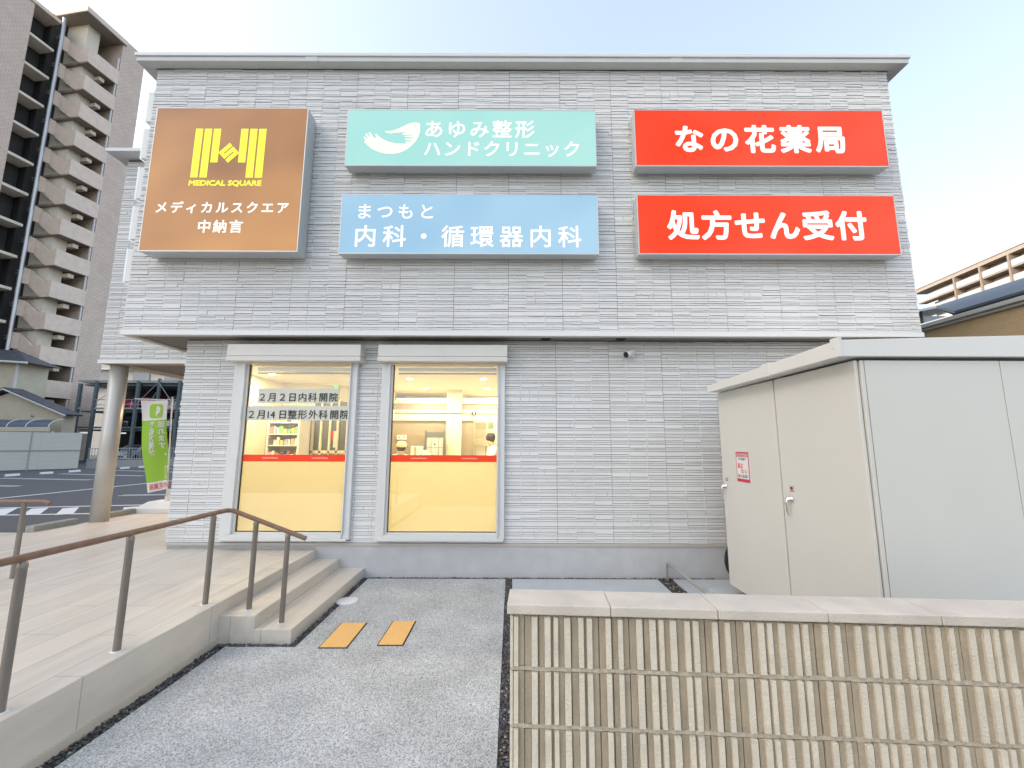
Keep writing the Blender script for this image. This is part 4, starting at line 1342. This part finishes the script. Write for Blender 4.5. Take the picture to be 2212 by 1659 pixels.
gp = thing("pipe_guard", "low bent galvanised pipe guard standing by the foundation", "guard rail", (2.19, 5.3, 0.0))
MB().tube([(2.185, 6.2, 0.0), (2.185, 6.2, 0.17), (2.185, 6.185, 0.22), (2.185, 6.15, 0.243), (2.185, 6.09, 0.248), (2.185, 4.35, 0.248), (2.185, 4.29, 0.243), (2.185, 4.255, 0.22), (2.185, 4.24, 0.17), (2.185, 4.24, 0.0)],
          0.0215, 16).build("bent_pipe", M['steel'], gp)
br_ = MB()
br_.tube([(3.23 + 0.30 * math.cos(a * math.pi / 20), 5.98, 0.33 + 0.30 * math.sin(a * math.pi / 20)) for a in range(41)], 0.035, 12, cap=False)
tag(br_.build("rubber_hoop", M['black']), "black round rubber hoop peeking out behind the beige cabinet", "hoop")

# ------------------------------------------------------------------ banner
bn = thing("banner_flag", "white and green vertical banner on a pole with a white water-filled base", "banner", (-7.75, 9.7, TZ))
pt, pb = Vector((-7.82, 9.62, 2.93)), Vector((-7.71, 9.66, 0.66))
MB().tube([pb - Vector((0, 0, .1)), pt], 0.014, 12).build("pole", M['white'], bn)
MB().tube([(-8.66, 9.6, 2.885), (-7.82, 9.6, 2.86)], 0.009, 10).build("top_rod", M['white'], bn)
base = MB()
base.lathe((-7.72, 9.7, 0.60), [(0.055, 0.0), (0.055, 0.10), (0.03, 0.11), (0.03, 0.19), (0.04, 0.20), (0.04, 0.25), (0.0, 0.26)], 16)
bp_ = [(-8.22, 9.45), (-8.15, 9.40), (-7.28, 9.40), (-7.22, 9.46), (-7.22, 9.95), (-7.28, 10.0), (-8.15, 10.0), (-8.22, 9.95)]
base.prism([(x, y, TZ + .001) for x, y in bp_], (0, 0, 0.09))
n = len(bp_)
lo_v = [(x, y, TZ + 0.091) for x, y in bp_]
hi_v = [(-7.72 + (x + 7.72) * .62 + .02, 9.7 + (y - 9.7) * .7, 0.60) for x, y in bp_]
base.add(lo_v + hi_v, [(i, (i + 1) % n, n + (i + 1) % n, n + i) for i in range(n)] + [tuple(range(n, 2 * n))])
base.build("weighted_base", M['white'], bn, bevel=0.015)
def bmap(u, v, d=0.0):
    """u 0..1 left to right as seen, v 0..1 top to bottom of the cloth"""
    xl = -8.52 + 0.44 * v - 0.08 * math.sin(v * 3.0)
    xr = -7.885 + 0.20 * v - 0.02 * math.sin(v * 3.1)
    z = 2.85 - v * (1.98 + 0.09 * (1 - u))
    yy = 9.6 + 0.035 * math.sin(u * 5 + v * 4) + 0.02 * math.sin(v * 9 + u * 2) - d
    return (xl + (xr - xl) * u, yy, z)
def cloth(v0, v1, u0=0.0, u1=1.0, d=0.0, nu=14, nv=24):
    mb = MB()
    mb.smooth = True
    vs = [bmap(u0 + (u1 - u0) * i / nu, v0 + (v1 - v0) * j / nv, d) for j in range(nv + 1) for i in range(nu + 1)]
    mb.add(vs, [(j * (nu + 1) + i, j * (nu + 1) + i + 1, (j + 1) * (nu + 1) + i + 1, (j + 1) * (nu + 1) + i) for j in range(nv) for i in range(nu)])
    return mb
cw = mat("banner_white", (0.80, 0.78, 0.77), 0.8)
cg = mat("banner_green", (0.33, 0.58, 0.055), 0.8)
cloth(0, 0.225).build("white_top_cloth", cw, bn)
cloth(0.225, 0.90).build("green_cloth", cg, bn)
cloth(0.90, 1.0).build("white_hem_cloth", cw, bn)
def bplace(x, z, d):
    # x 0..1 across (already mirrored), z is measured 0..3.1 with 1 unit = cloth width
    return bmap(x, z, 0.006 - d)
def mtext(mb, s, cx, top, size, off=0.03, vertical=True, pitch=1.05):
    """mirrored writing as it shows through the cloth; size in cloth widths"""
    for i, ch in enumerate(s):
        g = glyph(ch, 0.0, 0.0)
        oy = top + (i * pitch * size if vertical else 0)
        ox = cx + (-i * pitch * size if not vertical else 0)
        for q in range(6):
            a = q * math.pi / 3
            bx_, by_ = off * math.cos(a), off * math.sin(a)
            mb.add([bmap(ox - (p[0] + bx_ - 0.5) * size, (oy + (0.85 - p[1] - by_) * size) * 0.32, 0.007 + q * .0003) for p in g[0]], g[1])
sq = MB()
def disc(mb, cx, cy, rx, ry, power, n=28, d=0.006, z0=None):
    pts = []
    for i in range(n):
        a = 2 * math.pi * i / n
        c, s = math.cos(a), math.sin(a)
        q = (abs(c) ** power + abs(s) ** power) ** (-1 / power)
        pts.append(bmap(cx + rx * c * q, cy + ry * s * q, d))
    mb.add(pts, [tuple(range(n))])
disc(sq, 0.56, 0.122, 0.29, 0.082, 5)
sq.build("app_badge", cg, bn)
sq = MB()
disc(sq, 0.56, 0.112, 0.20, 0.050, 2, d=0.009)
sq.add([bmap(0.62, 0.155, .009), bmap(0.50, 0.158, .009), bmap(0.66, 0.185, .009)], [(0, 1, 2)])
sq.build("speech_bubble", cw, bn)
t = MB()
g = glyph("LINE", 0.0, 0.0)
w_ = max(p[0] for p in g[0])
t.add([bmap(0.69 - p[0] / w_ * 0.26, 0.124 - p[1] * 0.034, 0.012) for p in g[0]], g[1])
t.build("badge_lettering", cg, bn)
t = MB()
mtext(t, "送れます。", 0.84, 0.745, 0.235)
t.build("lettering", cw, bn)
t = MB()
mtext(t, "で処方箋が", 0.47, 0.745, 0.24, pitch=1.0)
t.build("lettering", cw, bn)
t = MB()
for (u0, u1, v0, v1) in ((0.86, 0.985, 0.745, 0.755), (0.86, 0.985, 0.87, 0.88), (0.86, 0.885, 0.755, 0.87), (0.96, 0.985, 0.755, 0.87)):
    t.add([bmap(u0, v0, .006), bmap(u1, v0, .006), bmap(u1, v1, .006), bmap(u0, v1, .006)], [(0, 1, 2, 3)])
t.build("phone_drawing", cw, bn)
t = MB()
mtext(t, "なの花薬局", 1.10, 2.87, 0.21, off=0.01, vertical=False, pitch=1.0)
t.build("red_lettering", mat("banner_red", (0.72, 0.12, 0.10), 0.8), bn)

# ------------------------------------------------------------------ left: beige fence, low wall with railing, lamp
fe = thing("panel_fence", "tall beige horizontally ribbed panel fence behind the car park", "fence", (-28, 25.3, LZ))
fa, fb_ = Vector((-31.5, 21.2)), Vector((-26.9, 26.5))
def fwall(mb, a, b, z0, z1, th):
    d = (b - a).normalized()
    n = Vector((-d.y, d.x)) * th
    mb.prism([(a.x, a.y, z0), (b.x, b.y, z0), (b.x + n.x, b.y + n.y, z0), (a.x + n.x, a.y + n.y, z0)], (0, 0, z1 - z0))
f = MB(); fwall(f, fa, fb_, LZ + .08, 2.46, 0.06); f.build("panel", M['fence_beige'], fe)
f = MB()
for q in (0.0, 0.36, 0.70):
    pp = fa.lerp(fb_, q)
    d = (fb_ - fa).normalized()
    fwall(f, pp + Vector((.02, -.02)), pp + d * .05 + Vector((.02, -.02)), LZ, 2.46, 0.03)
fwall(f, fa + Vector((.03, -.03)), fb_ + Vector((.03, -.03)), 1.36, 1.42, 0.02)
f.build("joint_strip", M['kerb'], fe)
lw = thing("low_wall", "low concrete wall with a thin metal railing at the back of the car park", "wall", (-25, 32, LZ))
la, lb = Vector((-26.85, 26.6)), Vector((-27.6, 33.5))
la2, lb2 = Vector((-27.2, 27.3)), Vector((-20.5, 35.5))
f = MB(); fwall(f, la2, lb2, LZ - .1, 0.72, 0.15); f.build("concrete_base", M['kerb'], lw)
f = MB()
d = (lb2 - la2).normalized()
L_ = (lb2 - la2).length
for i in range(int(L_ / 0.14)):
    pp = la2 + d * (i * 0.14 + .05)
    f.box(pp.x - .012 - .05, pp.x + .012 - .05, pp.y + .03, pp.y + .055, 0.74, 1.48)
for z in (0.78, 1.48):
    pts = [(la2.x - .05, la2.y + .04, z), (lb2.x - .05, lb2.y + .04, z)]
    f.tube(pts, 0.022, 8)
f.build("railing", M['steel_light'], lw)
yl = thing("marker_lamp", "small square amber lamp glowing on the low wall", "lamp", (-25.2, 29.0, 0.7))
MB().box(-25.02, -24.78, 29.3, 29.42, 0.74, 0.98).build("lit_lens", emit("amber_lit", (255, 205, 90), 3.0), yl)
MB().box(-24.96, -24.84, 29.42, 29.5, 0.45, 0.8).build("stem", M['steel_light'], yl)

# ------------------------------------------------------------------ left houses
hs = thing("gabled_house", "cream rendered house with a tiled gable roof behind the beige fence", "house", (-38, 33, 0))
g_ = [(-45.5, 33, 0.1), (-35.2, 33, 0.1), (-35.2, 33, 3.95), (-39.7, 33, 5.75), (-45.5, 33, 3.5)]
MB().prism(g_, (0, 1.0, 0)).build("wall", M['cream_wall'], hs)
rf = MB()
rf.prism([(-34.55, 32.5, 3.92), (-39.68, 32.5, 5.98), (-39.68, 32.5, 6.12), (-34.45, 32.5, 4.02)], (0, 1.3, 0))
rf.prism([(-39.68, 32.5, 5.98), (-46.2, 32.5, 3.4), (-46.2, 32.5, 3.52), (-39.68, 32.5, 6.12)], (0, 1.3, 0))
rf.build("roof", M['roof_tile'], hs)
f = MB()
f.prism([(-34.5, 32.44, 3.86), (-39.68, 32.44, 5.92), (-39.68, 32.44, 6.02), (-34.5, 32.44, 3.96)], (0, 0.05, 0))
f.prism([(-39.68, 32.44, 5.92), (-46.2, 32.44, 3.36), (-46.2, 32.44, 3.46), (-39.68, 32.44, 6.02)], (0, 0.05, 0))
f.build("barge_board", M['white_trim'], hs)
MB().lathe((-37.6, 32.98, 3.93), [(0.12, 0.0), (0.12, -0.05), (0, -0.07)], 14, 'Y').build("vent_cap", M['trim_dark'], hs)
h2 = thing("tiled_house", "taller cream house with grey tiled eaves at the left frame edge", "house", (-42, 36, 0))
MB().box(-48, -40.0 - .6, 34.0, 36.3, 0.1, 8.4).build("wall", M['cream_wall'], h2)
MB().box(-40.72, -40.55, 33.93, 34.02, 0.1, 8.5).build("drain_pipe", M['white'], h2)
r = MB()
r.add([(-48, 33.4, 8.80), (-39.25, 33.4, 8.28), (-39.6, 36.5, 8.28), (-48, 36.5, 8.8), (-48, 34.8, 10.0), (-41.4, 34.6, 9.45)], [(0, 1, 5, 4), (1, 2, 5), (2, 3, 4, 5), (0, 4, 3), (3, 2, 1, 0)])
r.build("roof", M['roof_tile'], h2)
MB().tube([(-48, 33.36, 8.74), (-39.2, 33.36, 8.22)], 0.09, 8).build("gutter", M['white'], h2)
ar = thing("carport_canopy", "curved blue-grey translucent canopy roof over the beige fence", "canopy", (-38, 31, 0))
a_ = MB()
a_.smooth = True
prof = [(31.9 - 1.0 * math.cos(t_ * math.pi / 16), 2.95 + 0.62 * math.sin(t_ * math.pi / 16)) for t_ in range(9)]
vs = []
for (y, z) in prof:
    vs += [(-46, y, z), (-33.9, y, z)]
a_.add(vs, [(2 * i, 2 * i + 1, 2 * i + 3, 2 * i + 2) for i in range(8)])
a_.build("curved_sheet", M['arcade'], ar)
for x in (-45, -43, -41, -39, -37, -35.6, -33.92):
    MB().tube([(x, y - .02, z + .02) for y, z in prof], 0.03, 6).build("rib", M['white_trim'], ar)
MB().box(-46, -33.85, 30.78, 30.98, 2.62, 2.95).build("gutter", M['cream_wall'], ar, bevel=0.04)
MB().box(-34.2, -34.0, 31.2, 31.4, 0.1, 2.65).build("post", M['white'], ar)
MB().box(-42.2, -42.0, 31.2, 31.4, 0.1, 2.65).build("post", M['white'], ar)

# ------------------------------------------------------------------ mechanical car stacker
mp = thing("car_stacker", "multi-level steel mechanical parking frame with dark bays", "parking frame", (-32, 38, LZ))
px = [-37.3, -35.9, -32.3, -28.7, -25.1]
def post_(mb, x, y, z0, z1, w=0.11):
    mb.box(x - w, x + w, y - w, y + w, z0, z1)
for x in px:
    f = MB(); post_(f, x, 36, LZ, 7.15 if x > -37 else 6.9); f.build("post", M['steel_blue'], mp)
for x in (-30.5, -26.9):
    f = MB(); post_(f, x, 36, 4.5, 7.35, 0.09); f.build("post", M['steel_blue'], mp)
for i, z in enumerate((3.05, 4.68, 7.05)):
    MB().box(-37.5, -25.0, 35.92, 36.08, z, z + 0.14).build("beam", M['steel_light'] if i else M['steel_blue'], mp)
for z in (2.85, 4.45, 6.75):
    for j in range(4):
        MB().box(px[j] + .15, px[j + 1] - .15, 36.2, 41, z, z + .12).build("deck", M['steel_blue'], mp)
MB().box(-38, -25, 41, 41.2, LZ, 7.0).build("back_screen", M['tower_dark'], mp)
MB().box(-37.5, -25, 36.3, 41, 7.0, 7.06).build("roof_mesh", M['steel_light'], mp)
f = MB()
for (a_x, b_x, z0, z1) in ((-35.9, -33.6, 5.1, 6.9), (-31.3, -30.4, 4.9, 6.4), (-30.4, -29.0, 6.9, 5.1), (-32.3, -30.5, 5.0, 7.0)):
    f.tube([(a_x, 35.86, z0), (b_x, 35.86, z1)], 0.025, 6)
f.build("brace", M['steel_light'], mp)
f = MB()
for x0, x1 in ((-35.8, -32.4), (-32.2, -28.8)):
    f.tube([(x0, 35.85, 5.5), (x1, 35.85, 5.5)], 0.03, 6)
    f.tube([(x0, 35.85, 5.05), (x1, 35.85, 5.05)], 0.03, 6)
    for x in (x0 + .2, (x0 + x1) / 2, x1 - .2):
        f.tube([(x, 35.85, 4.75), (x, 35.85, 5.5)], 0.03, 6)
f.build("guard_rail", M['steel_light'], mp)
MB().box(-36.9, -36.1, 36.1, 36.18, 2.62, 2.72).box(-34.9, -33.0, 36.1, 36.18, 2.60, 2.70).box(-31.5, -29.5, 36.1, 36.18, 2.6, 2.7).build("tube_lamp", emit("tube_lit", (225, 232, 232), 1.0), mp)

def car(x, y, z, body, lab, L=4.2, W=1.68):
    """small hatchback seen from the front: nose towards -Y"""
    t = thing("parked_car", lab, "car", (x, y, z), "cars in the mechanical parking frame")
    side = [(0, .28), (0, .62), (.08, .80), (.95, .93), (1.55, 1.42), (3.3, 1.48), (3.95, 1.05), (4.2, .9), (4.2, .3)]
    bd = MB()
    prf = [(x - W / 2, y + a, z + b) for a, b in side]
    bd.prism(prf, (W, 0, 0))
    o = bd.build("body", body, t, bevel=0.07)
    MB().prism([(x - W * .40, y + .99, z + .97), (x + W * .40, y + .99, z + .97), (x + W * .36, y + 1.50, z + 1.385), (x - W * .36, y + 1.50, z + 1.385)], (0, -.012, .012)).build("windscreen", M['arcade'], t)
    for s in (-1, 1):
        sw = MB()
        sw.prism([(x + s * (W / 2 + .004), y + 1.35, z + .98), (x + s * (W / 2 + .004), y + 3.6, z + 1.0), (x + s * (W / 2 + .004), y + 3.2, z + 1.36), (x + s * (W / 2 + .004), y + 1.7, z + 1.36)], (s * .006, 0, 0))
        sw.build("side_window", M['arcade'], t)
    for s in (-1, 1):
        for a in (.75, 3.35):
            MB().lathe((x + s * (W / 2 - .09), y + a, z + .30), [(.30, -.1), (.30, .1), (.19, .105), (0, .105)] if s > 0 else [(0, -.105), (.19, -.105), (.30, -.1), (.30, .1)], 18, 'X').build("wheel", M['black'], t)
        MB().box(x + s * W * .36 - .16, x + s * W * .36 + .16, y - .012, y + .05, z + .60, z + .72).build("headlight", M['chrome'], t, bevel=0.02)
    MB().box(x - .45, x + .45, y - .01, y + .04, z + .38, z + .50).build("grille", M['black'], t)
    return t
c_red = mat("car_crimson", (0.55, 0.02, 0.08), 0.3)
c_wht = mat("car_white", (0.72, 0.73, 0.74), 0.3)
c_dk = mat("car_charcoal", (0.04, 0.045, 0.05), 0.25)
car(-33.95, 36.6, 4.57, c_red, "crimson car on the upper deck beside the round column")
car(-30.5, 36.6, 4.57, c_wht, "white car on the upper deck behind the top of the banner")
car(-34.2, 36.6, 2.97, c_dk, "dark car on the middle deck left of the column")
car(-30.6, 36.6, 2.97, c_wht, "white car on the middle deck behind the banner")
car(-27.0, 36.6, 2.97, c_red, "red car on the middle deck right of the banner")
car(-34.0, 36.8, LZ, c_wht, "white car at ground level behind the railing, left of the column")
car(-30.6, 36.8, LZ, c_dk, "dark car at ground level behind the railing, right of the column")

bb = thing("grey_block", "plain grey apartment block far behind the parking frame", "building", (-48, 58, 0))
MB().box(-62, -36, 55, 66, 0, 16).build("wall", M['grey_wall'], bb)
wn_ = MB()
for x in (-54.6, -50.2, -46.0, -42.0):
    for z in (9.6, 12.6):
        wn_ = MB().box(x, x + 2.2, 54.93, 54.99, z + .3, z + 1.4); wn_.build("window", M['arcade'], bb)
MB().box(-62, -36, 54.6, 55, 11.35, 11.5).box(-62, -36, 54.6, 55, 9.0, 9.15).build("ledge", M['steel_light'], bb)

# ------------------------------------------------------------------ apartment tower on the left
TW = thing("apartment_tower", "tall brown tiled apartment tower with an open stair at the upper left", "building", (-43.3, 35.0, 0))
ta = R(8)
U = Vector((math.sin(ta), math.cos(ta)))
N = Vector((math.cos(ta), -math.sin(ta)))
P0 = Vector((-43.324, 35.0))
def tw(p):
    q = P0 + U * p[0] + N * p[1]
    return (q.x, q.y, p[2])
def tb(mb, s0, s1, n0, n1, z0, z1):
    mb.box(s0, s1, n0, n1, z0, z1)
def rev(mb):
    mb.xf(tw)
    mb.f = [f_[::-1] for f_ in mb.f]
    return mb
m_ = MB(); tb(m_, -64, -1.92, -9, 0, 0, 41.45); rev(m_).build("tiled_wall", M['tower_tile'], TW)  # near length runs far out of view, added to block the sun
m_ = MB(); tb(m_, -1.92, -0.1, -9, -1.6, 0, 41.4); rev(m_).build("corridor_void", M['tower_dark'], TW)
for k in range(14):
    z = 38.42 - 2.93 * k
    m_ = MB(); tb(m_, -1.92, -0.12, -1.6, -0.02, z - .10, z + .14); rev(m_).build("floor_slab", M['tower_cream'], TW)
m_ = MB(); tb(m_, -64, 0.0, -9, .12, 41.46, 41.8); rev(m_).build("roof_edge", M['tower_parapet'], TW)
m_ = MB(); m_.tube([(0.12, .22, 0), (0.12, .22, 42.2)], 0.15, 14); rev(m_).build("drain_pipe", M['pipe'], TW)
br2 = MB()
for k in range(14):
    z = 39.9 - 2.93 * k
    br2.box(-.05, .2, -.1, .2, z, z + .06)
    br2.box(-.05, .2, -.1, .2, z + .22, z + .28)
rev(br2).build("pipe_bracket", M['pipe'], TW)
# stair tower: landings, sloped flights, level galleries
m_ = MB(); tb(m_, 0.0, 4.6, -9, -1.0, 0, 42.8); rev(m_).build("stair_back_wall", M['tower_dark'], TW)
m_ = MB(); tb(m_, 3.55, 5.75, -9, 2.5, 0, 43.35); rev(m_).build("end_wall", M['tower_tile'], TW)
m_ = MB(); tb(m_, 1.25, 2.3, -1.0, 1.35, 0, 42.75); rev(m_).build("stair_core", M['tower_cream'], TW)
for k in range(13):
    zb = 38.0 - 2.93 * k
    m_ = MB()
    # sloping parapet facing the viewer: from the landing at the wall down and out
    m_.prism([(0.85, -0.05, zb + 1.2), (0.85, 1.5, zb), (0.85, 2.5, zb), (0.85, 2.5, zb + 1.5), (0.85, 1.5, zb + 1.5), (0.85, -0.05, zb + 2.65)], (0.14, 0, 0))
    # short return at the wall
    tb(m_, 0.28, 0.85, -0.05, 0.10, zb + 1.2, zb + 2.62)
    # level gallery along the side
    tb(m_, 0.99, 3.55, 2.36, 2.5, zb, zb + 1.5)
    rev(m_).build("stair_parapet", M['tower_parapet'], TW)
    m_ = MB()
    tb(m_, 0.99, 3.55, -1.0, 2.36, zb + .02, zb + .2)
    rev(m_).build("landing_slab", M['tower_soffit'], TW)
    m_ = MB(); tb(m_, 2.3, 2.75, 1.0, 2.0, zb - .52, zb - .16); rev(m_).build("beam_end", M['tower_cream'], TW)
    m_ = MB(); tb(m_, 3.40, 3.5, 2.30, 2.42, zb + 1.5, zb + 2.95); rev(m_).build("white_pipe", M['white'], TW)
m_ = MB(); tb(m_, 0.1, 3.8, -9, 2.72, 42.7, 43.2); rev(m_).build("stair_roof", M['tower_parapet'], TW)
m_ = MB(); tb(m_, 0.14, 3.76, -1, 2.68, 42.64, 42.697); rev(m_).build("stair_roof_soffit", M['tower_soffit'], TW)

# ------------------------------------------------------------------ right background
ap = thing("apartment_block", "long apartment block with white balcony panels at the far right", "building", (92, 80, 0))
AP0, AP1 = Vector((91.0, 91.0)), Vector((85.4, 45.0))
ad = (AP1 - AP0).normalized()
an = Vector((-ad.y, ad.x))
if an.x > 0: an = -an          # towards -X
def apx(p):
    q = AP0 + ad * p[0] + an * p[1]
    return (q.x, q.y, p[2])
def apb(s0, s1, n0, n1, z0, z1, name, m):
    mb = MB().box(s0, s1, n0, n1, z0, z1).xf(apx)
    # orientation check is not needed for closed boxes in Cycles
    return mb.build(name, m, ap)
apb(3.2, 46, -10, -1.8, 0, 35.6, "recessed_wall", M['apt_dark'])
apb(-0.6, 46, -10, 0.15, 35.55, 36.3, "roof_slab", M['apt_wall'])
apb(-0.7, 46, -10, 0.25, 36.3, 36.42, "roof_cap", M['apt_col'])
for k in range(5):
    z = 34.45 - k * 2.72
    apb(0.3, 46, -1.8, 0.0, z - 1.5, z - 1.28, "balcony_slab", M['apt_wall'])
    apb(2.4, 46, -2.0, -1.7, z + .35, z + 1.0, "lintel", M['apt_wall'])
    for j in range(8):
        s0 = 0.35 + (0 if j == 0 else 0) + j * 5.45 + (3.6 - 5.45 if False else 0)
        a0 = [0.35, 9.85, 15.2, 20.45, 25.7, 30.95, 36.2, 41.4][j]
        a1 = [9.45, 14.8, 20.05, 25.3, 30.55, 35.8, 41.0, 46.0][j]
        apb(a0, a1, 0.0, 0.08, z - 1.26, z - .1, "balcony_panel", M['apt_white'])
for s in (9.65, 15.0, 20.25, 25.5, 30.75, 36.0, 41.2):
    apb(s - .17, s + .17, -1.8, 0.28, 0, 35.55, "column", M['apt_col'])
rw = thing("tan_brick_house", "tan brick house wall with a slate blue roof behind the electrical cabinet", "house", (10, 6, 0))
MB().box(9.0, 14, 3.0, 13.5, 0, 4.33).build("brick_wall", M['tan_tile'], rw)
MB().box(8.93, 9.2, 2.9, 13.6, 4.335, 4.39).box(8.87, 9.2, 2.9, 13.6, 4.392, 4.475).build("gutter", M['grey_wall'], rw, bevel=0.01)
MB().prism([(8.95, 2.9, 4.52), (11.0, 2.9, 5.40), (11.0, 10.5, 5.40), (8.95, 8.2, 4.52)], (0, 0, 0.06)).prism([(11.0, 2.9, 5.40), (13, 2.9, 4.5), (13, 10.5, 4.5), (11.0, 10.5, 5.40)], (0, 0, 0.06)).build("roof", M['slate_roof'], rw)
MB().prism([(8.9, 2.9, 4.478), (9.05, 2.9, 4.478), (9.05, 2.9, 4.52), (8.9, 2.9, 4.52)], (0, 5.3, 0)).build("black_fascia", M['black'], rw)
MB().box(8.95, 12.2, 9.3, 13.6, 4.40, 4.47).build("flat_roof", M['grey_wall'], rw)
sd_ = thing("corrugated_shed", "small grey corrugated shed beside the corner of the clinic", "shed", (14.6, 14.6, 0))
s_ = MB()
s_.box(14.0, 16, 14.2, 16, 0, 6.35)
for i in range(14):
    s_.box(13.97, 14.0, 14.2 + i * .13, 14.26 + i * .13, 4.3, 6.3)
s_.build("wall", M['corr'], sd_)
MB().prism([(13.7, 13.7, 6.35), (16.3, 13.7, 6.85), (16.3, 13.7, 6.93), (13.7, 13.7, 6.43)], (0, 2.6, 0)).build("roof", M['steel_light'], sd_)
MB().box(14.0, 14.06, 13.9, 13.98, 4.3, 6.5).build("drain_pipe", M['tower_dark'], sd_)
cf = thing("corrugated_screen", "pale corrugated screen standing on the flat roof by the shed", "screen", (11.5, 11.2, 4.47))
s_ = MB()
for i in range(20):
    s_.box(12.0 + .02 * (i % 2), 12.05 + .02 * (i % 2), 10.9 + i * .12, 11.02 + i * .12, 4.47, 5.2)
s_.build("corrugated_sheet", M['steel_light'], cf)
MB().box(11.7, 12.6, 10.8, 13.4, 5.2, 5.32).build("cover_sheet", M['white'], cf)
MB().box(12.0, 12.3, 10.3, 10.75, 4.47, 4.98).build("brown_post", mat("red_brown", (0.25, 0.08, 0.04), 0.7), cf)
